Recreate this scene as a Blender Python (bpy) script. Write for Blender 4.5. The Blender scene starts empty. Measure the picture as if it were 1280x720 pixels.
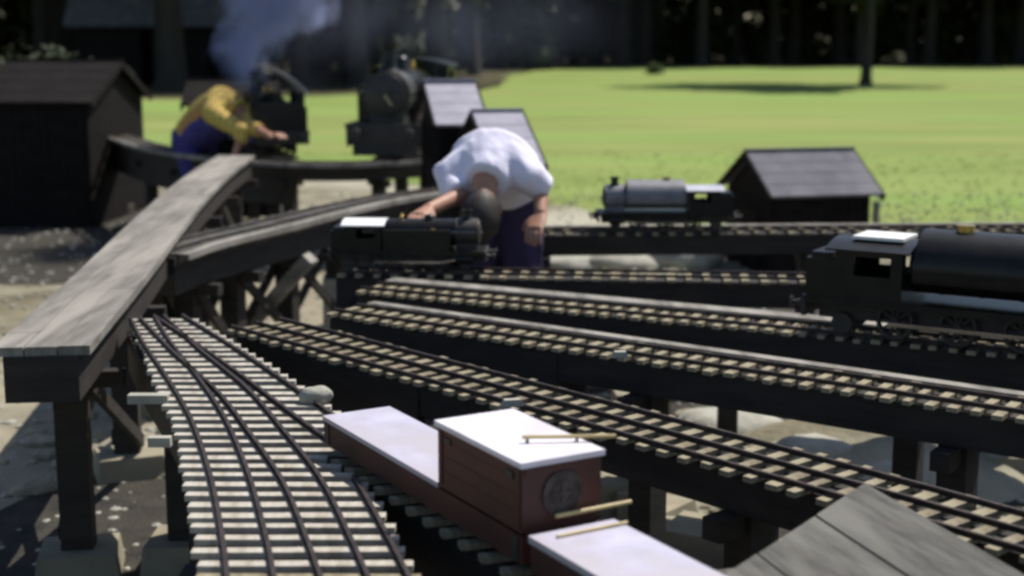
import bpy, bmesh, math, random
from mathutils import Vector, Matrix, noise
R = math.radians
random.seed(7)
S = bpy.context.scene
COL = S.collection
# ------------------------------------------------------------ camera
CAMZ = 1.65; FPX = 1800.0; PITCH = math.atan((360 - 45) / FPX)
cd = bpy.data.cameras.new('camera'); cam = bpy.data.objects.new('camera', cd); COL.objects.link(cam)
cam.location = (0, 0, CAMZ); cam.rotation_euler = (math.pi / 2 - PITCH, 0, 0)
cd.sensor_width = 36; cd.lens = 36 * FPX / 1280; cd.clip_start = .05; cd.clip_end = 800
cd.dof.use_dof = True; cd.dof.focus_distance = 3.4; cd.dof.aperture_fstop = 2.6
S.camera = cam
# ------------------------------------------------------------ light
SUN_EL, SUN_AZ = R(58), R(50)          # azimuth measured from +Y (view direction) towards +X (right)
w = bpy.data.worlds.new('World'); S.world = w; w.use_nodes = True
nt = w.node_tree; nt.nodes.clear()
sky = nt.nodes.new('ShaderNodeTexSky'); sky.sky_type = 'NISHITA'; sky.sun_disc = False
sky.sun_elevation = SUN_EL; sky.sun_rotation = SUN_AZ
bg = nt.nodes.new('ShaderNodeBackground'); bg.inputs[1].default_value = .085
wo = nt.nodes.new('ShaderNodeOutputWorld')
nt.links.new(sky.outputs[0], bg.inputs[0]); nt.links.new(bg.outputs[0], wo.inputs[0])
sd = bpy.data.lights.new('sun', 'SUN'); sd.energy = 4.6; sd.angle = R(.5); sd.color = (1, .95, .86)
sun = bpy.data.objects.new('sun', sd); COL.objects.link(sun)
sv = Vector((math.sin(SUN_AZ) * math.cos(SUN_EL), math.cos(SUN_AZ) * math.cos(SUN_EL), math.sin(SUN_EL)))
sun.rotation_euler = sv.to_track_quat('Z', 'Y').to_euler()
S.view_settings.view_transform = 'Standard'; S.view_settings.look = 'None'
S.view_settings.exposure = .32; S.view_settings.gamma = 1
S.render.engine = 'CYCLES'
S.cycles.filter_width = 2.8
S.cycles.volume_bounces = 1
S.cycles.max_bounces = 6

# ------------------------------------------------------------ helpers
def P(px, py, z):
    """point of the plane at height z under a picture position (1280 wide)"""
    u, v = (px - 640) / FPX, (360 - py) / FPX
    d = Vector((u, math.cos(PITCH) + v * math.sin(PITCH), -math.sin(PITCH) + v * math.cos(PITCH)))
    t = (z - CAMZ) / d.z
    return Vector((d.x * t, d.y * t, z))
def PD(px, py, D):
    u, v = (px - 640) / FPX, (360 - py) / FPX
    d = Vector((u, math.cos(PITCH) + v * math.sin(PITCH), -math.sin(PITCH) + v * math.cos(PITCH)))
    t = D / d.y
    return Vector((d.x * t, D, CAMZ + d.z * t))

class MB:
    def __init__(s, off=(0, 0, 0)): s.bm = bmesh.new(); s.off = Vector(off)
    def v(s, p): return s.bm.verts.new(Vector(p) - s.off)
    def face(s, pts): 
        try: return s.bm.faces.new([s.v(p) for p in pts])
        except ValueError: pass
    def box(s, c, size, rz=0, M=None, taper=1.0):
        c = Vector(c); hx, hy, hz = [q / 2 for q in size]
        rot = M if M is not None else Matrix.Rotation(rz, 3, 'Z')
        vs = []
        for z in (-1, 1):
            k = taper if z > 0 else 1
            for x, y in ((-1, -1), (1, -1), (1, 1), (-1, 1)):
                vs.append(s.v(c + rot @ Vector((x * hx * k, y * hy * k, z * hz))))
        for f in ((3, 2, 1, 0), (4, 5, 6, 7), (0, 1, 5, 4), (1, 2, 6, 5), (2, 3, 7, 6), (3, 0, 4, 7)):
            s.bm.faces.new([vs[i] for i in f])
    def bar(s, a, b, wd, ht, up=(0, 0, 1)):
        a, b = Vector(a), Vector(b); x = (b - a); L = x.length; x.normalize()
        y = Vector(up).cross(x)
        if y.length < 1e-4: y = Vector((0, 1, 0)).cross(x)
        y.normalize(); z = x.cross(y)
        s.box((a + b) / 2, (L, wd, ht), M=Matrix((x, y, z)).transposed())
    def tube(s, a, b, r0, r1=None, n=14, cap=True):
        s.path([a, b], [r0, r1 if r1 is not None else r0], n, cap)
    def path(s, pts, rad, n=12, cap=True, flat=1.0, side=None):
        pts = [Vector(p) for p in pts]
        if not isinstance(rad, (list, tuple)): rad = [rad] * len(pts)
        rings = []; ref = Vector(side) if side is not None else None
        for i, p in enumerate(pts):
            t = (pts[min(i + 1, len(pts) - 1)] - pts[max(i - 1, 0)]).normalized()
            if ref is None:
                ref = Vector((0, 0, 1)) if abs(t.z) < .9 else Vector((1, 0, 0))
                ref = t.cross(ref)
            u = (ref - t * ref.dot(t)).normalized(); v_ = t.cross(u)
            if side is None: ref = u
            a_, b_ = rad[i] if isinstance(rad[i], (list, tuple)) else (rad[i], rad[i] * flat)
            rings.append([s.v(p + u * a_ * math.cos(2 * math.pi * k / n) + v_ * b_ * math.sin(2 * math.pi * k / n)) for k in range(n)])
        for r0, r1 in zip(rings, rings[1:]):
            for k in range(n): s.bm.faces.new((r0[k], r0[(k + 1) % n], r1[(k + 1) % n], r1[k]))
        if cap: s.bm.faces.new(rings[0][::-1]); s.bm.faces.new(rings[-1])
    def lathe(s, base, prof, axis=(0, 0, 1), n=24):
        base = Vector(base); ax = Vector(axis).normalized()
        u = ax.orthogonal().normalized(); v_ = ax.cross(u); rings = []
        for r, h in prof:
            if r < 1e-6: rings.append([s.v(base + ax * h)])
            else: rings.append([s.v(base + ax * h + (u * math.cos(2 * math.pi * k / n) + v_ * math.sin(2 * math.pi * k / n)) * r) for k in range(n)])
        for a, b in zip(rings, rings[1:]):
            for k in range(n):
                k2 = (k + 1) % n
                if len(a) == 1 and len(b) == 1: continue
                if len(a) == 1: s.bm.faces.new((a[0], b[k2], b[k])) if False else s.bm.faces.new((a[0], b[k], b[k2]))
                elif len(b) == 1: s.bm.faces.new((a[k], b[0], a[k2]))
                else: s.bm.faces.new((a[k], b[k], b[k2], a[k2]))
    def ball(s, c, r, sub=2, sc=(1, 1, 1), rot=None):
        m = Matrix.Translation(Vector(c) - s.off) @ (rot.to_4x4() if rot is not None else Matrix.Identity(4)) @ Matrix.Diagonal((r * sc[0], r * sc[1], r * sc[2], 1))
        bmesh.ops.create_icosphere(s.bm, subdivisions=sub, radius=1, matrix=m)
    def prism(s, poly, z0, z1):
        a = [s.v((p[0], p[1], z0)) for p in poly]; b = [s.v((p[0], p[1], z1)) for p in poly]; n = len(poly)
        s.bm.faces.new(a[::-1]); s.bm.faces.new(b)
        for k in range(n): s.bm.faces.new((a[k], a[(k + 1) % n], b[(k + 1) % n], b[k]))
    def ribbon(s, pts, o0, o1, z0, z1):
        """rectangular section swept along a level path"""
        rings = []
        for i, p in enumerate(pts):
            t = (Vector(pts[min(i + 1, len(pts) - 1)]) - Vector(pts[max(i - 1, 0)])); t.z = 0; t.normalize()
            n = Vector((-t.y, t.x, 0)); p = Vector((p[0], p[1], 0))
            rings.append([s.v(p + n * o + Vector((0, 0, z))) for o, z in ((o0, z0), (o1, z0), (o1, z1), (o0, z1))])
        for a, b in zip(rings, rings[1:]):
            for k in range(4): s.bm.faces.new((a[k], b[k], b[(k + 1) % 4], a[(k + 1) % 4]))
        s.bm.faces.new(rings[0]); s.bm.faces.new(rings[-1][::-1])
    def mesh(s, name, m, smooth=None, bevel=0):
        if bevel:
            bmesh.ops.bevel(s.bm, geom=[e for e in s.bm.edges if len(e.link_faces) == 2 and e.calc_face_angle(0) > .5], offset=bevel, segments=2, affect='EDGES', clamp_overlap=True)
        bmesh.ops.recalc_face_normals(s.bm, faces=s.bm.faces)
        me = bpy.data.meshes.new(name); s.bm.to_mesh(me); s.bm.free()
        if m: me.materials.append(m)
        if smooth is not None:
            for p in me.polygons: p.use_smooth = True
            me.set_sharp_from_angle(angle=R(smooth))
        return me
    def build(s, name, m, parent=None, smooth=None, bevel=0):
        o = bpy.data.objects.new(name, s.mesh(name, m, smooth, bevel)); COL.objects.link(o); o.parent = parent
        return o

def tag(o, label=None, cat=None, group=None, kind=None):
    if label: o['label'] = label
    if cat: o['category'] = cat
    if group: o['group'] = group
    if kind: o['kind'] = kind
    return o
def thing(name, label, cat, loc=(0, 0, 0), rz=0, group=None, sc=1):
    o = bpy.data.objects.new(name, None); COL.objects.link(o); o.empty_display_size = .1
    o.location = loc; o.rotation_euler = (0, 0, rz); o.scale = (sc, sc, sc)
    return tag(o, label, cat, group)
def inst(name, me, parent=None, loc=(0, 0, 0), rot=(0, 0, 0), sc=(1, 1, 1)):
    o = bpy.data.objects.new(name, me); COL.objects.link(o); o.parent = parent
    o.location = loc; o.rotation_euler = rot; o.scale = sc
    return o
def spline(pts, n=8):
    pts = [Vector((p[0], p[1], 0)) for p in pts]
    q = [pts[0] * 2 - pts[1]] + pts + [pts[-1] * 2 - pts[-2]]; out = []
    for i in range(1, len(q) - 2):
        for k in range(n):
            t = k / n; a, b, c, d = q[i - 1:i + 3]
            out.append(.5 * ((2 * b) + (c - a) * t + (2 * a - 5 * b + 4 * c - d) * t * t + (3 * b - a - 3 * c + d) * t ** 3))
    out.append(q[-2]); return out
def walk(pts, step, start=0):
    """(point, tangent) every step metres along a polyline"""
    out = []; need = start; acc = 0
    for a, b in zip(pts, pts[1:]):
        L = (b - a).length; t = (b - a) / max(L, 1e-9)
        while need <= acc + L:
            out.append((a + t * (need - acc), t)); need += step
        acc += L
    return out

# ------------------------------------------------------------ materials
def mat(name, c, rough=.8, metal=0, c2=None, scale=8, detail=6, bump=0, bscale=None, stretch=(1, 1, 1), spec=.5,
        c3=None, scale3=1.5, wave=None, dist=.02, lo=.35, hi=.65):
    m = bpy.data.materials.new(name); m.use_nodes = True; n = m.node_tree.nodes; l = m.node_tree.links
    b = n['Principled BSDF']; b.inputs['Roughness'].default_value = rough; b.inputs['Metallic'].default_value = metal
    b.inputs['Specular IOR Level'].default_value = spec
    b.inputs['Base Color'].default_value = (*c, 1)
    tc = n.new('ShaderNodeTexCoord'); mp = n.new('ShaderNodeMapping'); mp.inputs['Scale'].default_value = stretch
    l.new(tc.outputs['Object'], mp.inputs[0]); cur = None
    def nz(sc, dt=detail):
        t = n.new('ShaderNodeTexNoise'); t.inputs['Scale'].default_value = sc; t.inputs['Detail'].default_value = dt
        t.inputs['Roughness'].default_value = .62
        l.new(mp.outputs[0], t.inputs['Vector']); return t
    if c2:
        t = nz(scale); r = n.new('ShaderNodeMapRange'); r.inputs[1].default_value = lo; r.inputs[2].default_value = hi
        l.new(t.outputs[0], r.inputs[0])
        mx = n.new('ShaderNodeMix'); mx.data_type = 'RGBA'
        mx.inputs[6].default_value = (*c, 1); mx.inputs[7].default_value = (*c2, 1); l.new(r.outputs[0], mx.inputs[0]); cur = mx.outputs[2]
    if c3:
        t = nz(scale3, 3); r = n.new('ShaderNodeMapRange'); r.inputs[1].default_value = .45; r.inputs[2].default_value = .62
        l.new(t.outputs[0], r.inputs[0])
        mx = n.new('ShaderNodeMix'); mx.data_type = 'RGBA'
        if cur: l.new(cur, mx.inputs[6])
        else: mx.inputs[6].default_value = (*c, 1)
        mx.inputs[7].default_value = (*c3, 1); l.new(r.outputs[0], mx.inputs[0]); cur = mx.outputs[2]
    if cur: l.new(cur, b.inputs['Base Color'])
    if bump:
        t = nz(bscale or scale * 3); bp = n.new('ShaderNodeBump'); bp.inputs['Strength'].default_value = bump
        bp.inputs['Distance'].default_value = dist; l.new(t.outputs[0], bp.inputs['Height']); l.new(bp.outputs[0], b.inputs['Normal'])
    return m
M = {}
M['lawn'] = mat('lawn', (.135, .195, .050), 1, c2=(.28, .30, .105), scale=.55, detail=7, bump=.35, bscale=5, dist=.05, c3=(.20, .285, .078), scale3=.22, spec=.1, stretch=(.22, .9, 1), lo=.3, hi=.7)
M['yard'] = mat('dry_earth', (.24, .215, .145), .95, c2=(.12, .105, .07), scale=1.7, detail=9, bump=.7, bscale=14, dist=.03, c3=(.38, .36, .28), scale3=.6, spec=.2)
M['concrete'] = mat('concrete', (.31, .28, .205), .9, c2=(.21, .185, .135), scale=4, detail=9, bump=.4, bscale=40, dist=.004, spec=.3)
M['cinder'] = mat('cinder', (.035, .032, .030), .95, c2=(.075, .068, .055), scale=9, detail=10, bump=.9, bscale=60, dist=.02, c3=(.055, .05, .04), scale3=1.1, spec=.2)
M['litter'] = mat('leaf_litter', (.05, .045, .03), .95, c2=(.09, .085, .045), scale=2, detail=9, bump=.6, bscale=8, spec=.1)
M['creosote'] = mat('creosoted_timber', (.020, .017, .016), .75, c2=(.038, .032, .028), scale=5, detail=8, bump=.5, bscale=30, stretch=(1, 1, 6), dist=.004, spec=.35)
M['sleeper'] = mat('sleeper_wood', (.56, .53, .47), .7, c2=(.32, .28, .22), scale=9, detail=8, bump=.5, bscale=60, dist=.003, stretch=(1, 1, 1), spec=.3)
M['sleeper_old'] = mat('sleeper_wood_old', (.34, .30, .20), .8, c2=(.15, .12, .08), scale=12, detail=8, bump=.5, bscale=60, dist=.003, spec=.3)
M['weathered'] = mat('weathered_timber', (.24, .225, .20), .85, c2=(.13, .12, .105), scale=5, detail=9, bump=.6, bscale=26, dist=.005, stretch=(5, .6, 3), spec=.3, c3=(.30, .28, .25), scale3=1.4)
M['board'] = mat('grey_board', (.12, .115, .105), .85, c2=(.06, .057, .052), scale=9, detail=9, bump=.6, bscale=40, dist=.004, stretch=(1, 6, 1), spec=.3, c3=(.15, .145, .13), scale3=2)
M['rail'] = mat('rail_steel', (.085, .065, .06), .5, .6, c2=(.04, .03, .028), scale=30, bump=.2, spec=.5)
M['railtop'] = mat('rail_alloy', (.30, .28, .27), .38, .8, c2=(.15, .13, .12), scale=14)
M['black'] = mat('black_enamel', (.009, .009, .010), .3, c2=(.018, .017, .016), scale=20, spec=.3)
M['iron'] = mat('sooty_iron', (.022, .021, .021), .55, c2=(.04, .036, .032), scale=25, bump=.2, bscale=90, dist=.001)
M['steel'] = mat('polished_steel', (.55, .54, .53), .22, 1, c2=(.4, .38, .37), scale=18)
M['brass'] = mat('brass', (.6, .42, .16), .3, 1, c2=(.4, .27, .1), scale=20)
M['greypaint'] = mat('grey_paint', (.20, .20, .23), .45, c2=(.13, .13, .15), scale=15)
M['roofsilver'] = mat('pale_metal_roof', (.62, .60, .66), .35, .3, c2=(.48, .47, .52), scale=12)
M['white'] = mat('white_formica', (.80, .76, .84), .45, c2=(.70, .67, .75), c3=(.60, .56, .60), scale3=5, scale=16, detail=8, bump=.1, bscale=40, dist=.001)
M['lavender'] = mat('lavender_top', (.52, .50, .62), .5, c2=(.40, .38, .48), c3=(.44, .41, .46), scale3=6, scale=14, detail=8)
M['red'] = mat('red_oxide', (.085, .020, .014), .6, c2=(.042, .013, .010), scale=9, detail=9, bump=.3, bscale=30, dist=.002)
M['tan'] = mat('varnished_wood', (.55, .44, .22), .5, c2=(.4, .3, .14), scale=20)
M['emblem'] = mat('faded_emblem', (.03, .018, .016), .8, c2=(.08, .065, .06), scale=40, detail=8)
M['felt'] = mat('roofing_felt', (.135, .13, .155), .9, c2=(.095, .092, .11), scale=8, detail=9, bump=.5, bscale=120, dist=.003, c3=(.16, .155, .175), scale3=2.2)
M['feltlit'] = mat('roofing_felt_lit', (.30, .29, .37), .6, c2=(.22, .21, .27), scale=8, detail=9, bump=.5, bscale=120, dist=.003)  # same felt, stronger sunlight put into a brighter colour
M['darkwood'] = mat('dark_stained_boards', (.011, .010, .010), .85, c2=(.020, .017, .016), scale=6, bump=.4, stretch=(1, 1, 5), spec=.08)
M['stone'] = mat('pale_stone', (.42, .41, .35), .9, c2=(.28, .27, .23), scale=7, detail=9, bump=.6, bscale=30, dist=.01)
M['rubble'] = mat('broken_rock', (.36, .33, .25), .95, c2=(.20, .18, .13), scale=11, detail=8, bump=.7, bscale=40, dist=.006)
M['bark'] = mat('bark', (.05, .042, .035), .95, c2=(.03, .026, .022), scale=5, bump=.9, stretch=(1, 1, .25), dist=.05)
M['leafA'] = mat('leaf_dark', (.03, .042, .018), .7, c2=(.05, .065, .025), scale=.8, spec=.3)
M['leafB'] = mat('leaf_mid', (.05, .075, .02), .7, c2=(.08, .11, .035), scale=.8, spec=.3)
M['skin'] = mat('skin', (.42, .23, .16), .55, c2=(.36, .18, .12), scale=20, spec=.4)
M['shirtwhite'] = mat('white_cotton', (.84, .81, .96), .9, c2=(.76, .73, .90), scale=7, bump=.3, bscale=25, dist=.01, spec=.1)
M['navy'] = mat('dark_trouser_cloth', (.045, .035, .075), .95, c2=(.06, .047, .095), scale=10, bump=.3, bscale=30, dist=.01, spec=.1)
M['denim'] = mat('blue_denim', (.075, .07, .26), .95, c2=(.05, .045, .17), scale=9, bump=.3, bscale=30, dist=.01, spec=.1)
M['cap'] = mat('blue_cap_cloth', (.20, .22, .62), .9, c2=(.15, .16, .5), scale=15, spec=.1)
M['hair'] = mat('dark_hair', (.02, .015, .014), .6, c2=(.035, .026, .022), scale=60, bump=.5, bscale=140, dist=.004)
M['leather'] = mat('dark_leather', (.02, .016, .014), .5, c2=(.03, .025, .02), scale=20)
M['glass'] = mat('dark_glass', (.02, .02, .022), .08, spec=.8)
M['glint'] = mat('glint_and_eye_white', (.8, .8, .8), .35)  # flat white painted in for glints on engine roofs; also the eyes
def plaid():
    m = bpy.data.materials.new('yellow_plaid_cotton'); m.use_nodes = True; n = m.node_tree.nodes; l = m.node_tree.links
    b = n['Principled BSDF']; b.inputs['Roughness'].default_value = .9
    tc = n.new('ShaderNodeTexCoord'); col = None
    base = n.new('ShaderNodeRGB'); base.outputs[0].default_value = (.62, .50, .10, 1); col = base.outputs[0]
    for ax, c, sc in (('X', (.40, .17, .09, 1), 5.5), ('Z', (.36, .34, .08, 1), 6.5), ('Y', (.40, .17, .09, 1), 6)):
        wv = n.new('ShaderNodeTexWave'); wv.bands_direction = ax; wv.inputs['Scale'].default_value = sc; wv.inputs['Distortion'].default_value = .6
        l.new(tc.outputs['Object'], wv.inputs['Vector'])
        r = n.new('ShaderNodeMapRange'); r.inputs[1].default_value = .62; r.inputs[2].default_value = .8; r.inputs[4].default_value = .65; l.new(wv.outputs['Fac'], r.inputs[0])
        mx = n.new('ShaderNodeMix'); mx.data_type = 'RGBA'; l.new(r.outputs[0], mx.inputs[0]); l.new(col, mx.inputs[6]); mx.inputs[7].default_value = c; col = mx.outputs[2]
    l.new(col, b.inputs['Base Color']); return m
M['plaid'] = plaid()

# ------------------------------------------------------------ ground
def sheet(name, poly, z, m, wob=0, n=6):
    mb = MB(); pts = spline(poly + [poly[0]], n)[:-1] if n else [Vector((p[0], p[1], 0)) for p in poly]
    out = []
    for i, p in enumerate(pts):
        k = noise.noise(Vector((p.x * .9, p.y * .9, z * 100))) * wob
        k2 = noise.noise(Vector((p.x * .9 + 31, p.y * .9, z * 100))) * wob
        out.append(mb.v((p.x + k, p.y + k2, z)))
    mb.bm.faces.new(out)
    bmesh.ops.triangulate(mb.bm, faces=mb.bm.faces)
    return tag(mb.build(name, m), kind='structure')
g = MB(); g.face([(-400, -60, 0), (400, -60, 0), (400, 500, 0), (-400, 500, 0)])
tag(g.build('lawn', M['lawn']), kind='structure')
sheet('yard_ground', [(-14, -3), (-3, -4), (12, -3), (13, 5), (11, 11.3), (6, 12.2), (3, 11.8), (1.4, 12.6), (.2, 14.5), (-1.4, 16.5), (-3, 17), (-5, 15.6), (-9, 15.5), (-14, 13)], .004, M['yard'], .5)
sheet('cinder_ground', [(-.45, -1), (4, -2), (9, 0), (9, 6), (6.5, 8.6), (3.6, 9.3), (1.6, 9.2), (.1, 8.9), (-.7, 8.0), (-1.1, 7.0), (-1.35, 5.8), (-1.3, 4.4), (-1.0, 2.6), (-.9, 0)], .008, M['cinder'], .4)
sheet('curve_shade_sheet', [(-6, 10.3), (-3.4, 9.6), (-2.15, 9.9), (-2.0, 11.2), (-1.9, 13), (-2.6, 15), (-4.5, 15), (-7, 14.6), (-8, 12)], .009, M['cinder'], .3)  # dark sheet standing in for the shade below the far curve
sheet('fan_shade_sheet', [(-1.6, .2), (-1.9, 1.8), (-1.55, 3.4), (-1.75, 4.4), (-1.5, 5.2), (-1.1, 5.0), (-.9, 3), (-.9, .2)], .016, M['cinder'], .2)  # dark sheet painted where the fan's shadow falls on the path
sheet('concrete_path', [(-2.9, -1), (-.9, -1), (-.85, 3), (-.95, 6.2), (-1.0, 8.5), (-1.1, 10.4), (-1.7, 10.9), (-2.2, 9.3), (-2.6, 7), (-2.9, 3)], .012, M['concrete'], .12)
sheet('woodland_floor', [(-120, 37), (-20, 38), (-8, 40.5), (-3.4, 43), (-1.2, 46), (-.5, 52), (0, 62), (1.2, 70), (5, 77), (20, 80), (80, 82), (160, 85), (160, 260), (-160, 260)], .004, M['litter'], 1.6)

# ------------------------------------------------------------ trees
def leafmesh(name, blobs, count, size, m, seed):
    rnd = random.Random(seed); verts = []; faces = []
    tot = sum(b[3] ** 2 for b in blobs)
    for bx, by, bz, br in blobs:
        k = int(count * br ** 2 / tot)
        for _ in range(k):
            d = Vector((rnd.gauss(0, 1), rnd.gauss(0, 1), rnd.gauss(0, 1))).normalized()
            rr = br * (rnd.random() ** .38)
            f = 1 + .35 * noise.noise(d * 2.1 + Vector((bx, by, bz)))
            p = Vector((bx, by, bz)) + Vector((d.x, d.y, d.z * .8)) * rr * f
            if noise.noise(p * (1.6 / max(br, .3))) < -.18: continue
            nrm = (d + Vector((rnd.uniform(-1, 1), rnd.uniform(-1, 1), rnd.uniform(-.3, 1)))).normalized()
            u = nrm.orthogonal().normalized(); v = nrm.cross(u); a = rnd.uniform(0, 6.28)
            u, v = u * math.cos(a) + v * math.sin(a), v * math.cos(a) - u * math.sin(a)
            s = size * rnd.uniform(.6, 1.3); i = len(verts)
            verts += [p - u * s, p - v * s * .45 + nrm * s * .1, p + u * s, p + v * s * .45 + nrm * s * .1]
            faces.append((i, i + 1, i + 2, i + 3))
    me = bpy.data.meshes.new(name); me.from_pydata(verts, [], faces); me.materials.append(m); return me
def treemesh(seed, H, cb, rad, leaf, m, count, lean=0, tk=.026):
    rnd = random.Random(seed); tr = MB(); tips = []
    r0 = H * tk
    top = Vector((lean, 0, H * .78)); trunk = [Vector((0, 0, -.1)), Vector((0, 0, .25)), Vector((lean * .2 + .08, .05, cb * .8)), Vector((lean * .6, -.1, H * .5)), top]
    tr.path(trunk, [r0 * 1.6, r0 * 1.1, r0 * .85, r0 * .5, r0 * .15], 12)
    for k in range(11):
        f = rnd.uniform(.3, .95); z = cb * .8 + (H * .78 - cb * .8) * f; a = k * 2.4 + rnd.uniform(-.3, .3)
        L = rad * rnd.uniform(.55, .95) * (1.1 - .5 * f)
        s0 = Vector((lean * f * .8, 0, z)); e = s0 + Vector((math.cos(a) * L, math.sin(a) * L, L * rnd.uniform(.1, .5)))
        mid = (s0 + e) / 2 + Vector((0, 0, -.05 * L)); tr.path([s0, mid, e], [r0 * .35, r0 * .22, r0 * .06], 7); tips += [e, mid]
    blobs = [(t.x, t.y, t.z, rad * rnd.uniform(.28, .46)) for t in tips] + [(lean, 0, H * .85, rad * .45), (0, 0, H * .62, rad * .5)]
    return tr.mesh('trunk', M['bark'], 40), leafmesh('crown', blobs, count, leaf, m, seed)
TM = [treemesh(11, 13, 3.4, 4.6, .30, M['leafA'], 17000), treemesh(12, 16, 3.0, 5.2, .34, M['leafB'], 17000), treemesh(13, 11, 2.2, 4.2, .28, M['leafA'], 15000)]
def tree(k, x, y, label, cat='tree', group='trees of the dark wood beyond the lawn', sc=1, rz=0, name='broadleaf_tree'):
    t = thing(name, label, cat, (x, y, 0), rz, group, sc)
    inst('trunk', TM[k][0], t); inst('crown', TM[k][1], t); return t
# lawn tree with its shadow
p = P(1082, 106, 0)
tm = treemesh(21, 12, 2.7, 4.5, .22, M['leafB'], 26000, tk=.015)
t = thing('lawn_tree', 'lone tree on the bright lawn, casting a dark oval shadow', 'tree', p); inst('trunk', tm[0], t); inst('crown', tm[1], t)
# wood edge: row following the edge of the lawn
rnd = random.Random(5)
where = ['behind the smoke', 'behind the barn', 'beyond the huts', 'at the wood edge']
edge = [(-34, 44), (-27, 47), (-21, 45), (-16, 50), (-11, 47), (-7.6, 52), (-5.2, 49), (-2.8, 54), (-1.6, 62), (-3.6, 68), (1.8, 78), (6.4, 84), (10.5, 81), (15.2, 85), (19.5, 82), (24.5, 86), (29.5, 83), (35, 86), (41, 85)]
for i, (x, y) in enumerate(edge):
    px = 640 + x / y * 1800
    if i in (0, 1, 2): lab = None
    tree(i % 3, x, y, 'dark broadleaf tree in the shaded front row of the wood', sc=rnd.uniform(.9, 1.15), rz=rnd.uniform(0, 6))
for i in range(34):
    x = -52 + i * 3.6 + rnd.uniform(-1.2, 1.2); y = (62 if x < -4 else 94) + rnd.uniform(-4, 5)
    tree((i * 2) % 3, x, y, 'dark broadleaf tree deep in the wood behind its front row', group='trees deep inside the dark wood', sc=rnd.uniform(.95, 1.3), rz=rnd.uniform(0, 6))
# understorey
fw = []
for i in range(70):
    x = -150 + i * 4.6
    for z, yy in ((2.5, 0), (7, 3), (12, 6)): fw.append((x + rnd.uniform(-1, 1), (100 if x < -6 else 118) + yy + rnd.uniform(-3, 3), z, rnd.uniform(3.6, 5)))
tag(inst('far_wood', leafmesh('far_wood', fw, 70000, .75, M['leafA'], 55)), 'solid dark mass of the wood beyond the separate trees', 'woodland', kind='stuff')
for i in range(30):
    x = -50 + i * 3.7 + rnd.uniform(-1.2, 1.2); y = (54 if x < -5 else 88) + rnd.uniform(-2, 2)
    tree((i * 2 + 1) % 3, x, y, 'dark broadleaf tree just behind the front row of the wood', group='trees just behind the front row', sc=rnd.uniform(.95, 1.3), rz=rnd.uniform(0, 6))
bl = []
for i in range(150):
    x = -60 + i * 1.05 + rnd.uniform(-.6, .6); y = (58 if x < -3 else 92) + rnd.uniform(-2, 2)
    if -3 < x < 1: y = 76 + rnd.uniform(-4, 6)
    for z in (.9, 2.6, 4.6): bl.append((x, y + z * .6, z + rnd.uniform(-.5, .5), rnd.uniform(1.2, 1.9)))
o = bpy.data.objects.new('undergrowth', leafmesh('undergrowth', bl, 150000, .30, M['leafA'], 77)); COL.objects.link(o)
tag(o, 'dark tangled undergrowth filling the wood beyond the lawn', 'undergrowth', kind='stuff')
def shrub(name, x, y, h, r, label, m, leaf=.05, count=7000, seed=1, group=None):
    rr = random.Random(seed); st = MB(); bl = []
    t = thing(name, label, 'shrub', (x, y, 0), 0, group)
    for k in range(9):
        a = k * 2.4; e = Vector((math.cos(a) * r * rr.uniform(.2, .7), math.sin(a) * r * rr.uniform(.2, .7), h * rr.uniform(.45, .85)))
        st.path([(0, 0, -.02), e * .5, e], [.02 * h + .005, .012, .005], 6); bl.append((e.x, e.y, e.z, r * rr.uniform(.35, .55)))
        bl.append((e.x * 1.1, e.y * 1.1, h * .3, r * .42))
    st.build('stem', M['bark'], t); inst('foliage', leafmesh('foliage', bl, count, leaf, m, seed), t); return t
shrub('evergreen_shrub', -4.75, 15.2, 1.5, .85, 'dark evergreen shrub at the left behind the far curved track', M['leafA'], seed=3)
shrub('evergreen_shrub', -6.6, 16.4, 1.9, 1.3, 'taller dark evergreen shrub at the far left edge', M['leafA'], seed=8, count=9000)
q = P(818, 93, 0); shrub('lawn_bush', q.x, q.y, .42, .45, 'tiny green bush alone on the far lawn', M['leafB'], .06, 1200, 4)
q = P(770, 283, 0)
# mown grass: short tufts, nearest part of the lawn
def tufts():
    rr = random.Random(9); V = []; F = []
    for _ in range(6000):
        y = 11.8 + 9 * rr.random() ** 2; x = rr.uniform(-.42, .42) * y * 1.15
        lim = 12.4 if x > 1.5 else 12.6 + (1.5 - x) * 1.25
        if y < lim + rr.uniform(-.25, .3): continue
        for b in range(3):
            a = rr.uniform(0, 6.28); h = rr.uniform(.008, .02); wd = .006 + .0004 * y; ox, oy = rr.uniform(-.03, .03), rr.uniform(-.03, .03)
            i = len(V); dx, dy = math.cos(a) * wd, math.sin(a) * wd
            V += [(x + ox - dx, y + oy - dy, 0), (x + ox + dx, y + oy + dy, 0), (x + ox + dy * 2, y + oy - dx * 2, h)]; F.append((i, i + 1, i + 2))
    me = bpy.data.meshes.new('grass_tufts'); me.from_pydata(V, [], F); me.materials.append(M['lawn'])
    return tag(inst('grass_tufts', me), 'short mown grass blades on the near part of the lawn', 'grass', kind='stuff')
tufts()
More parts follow.
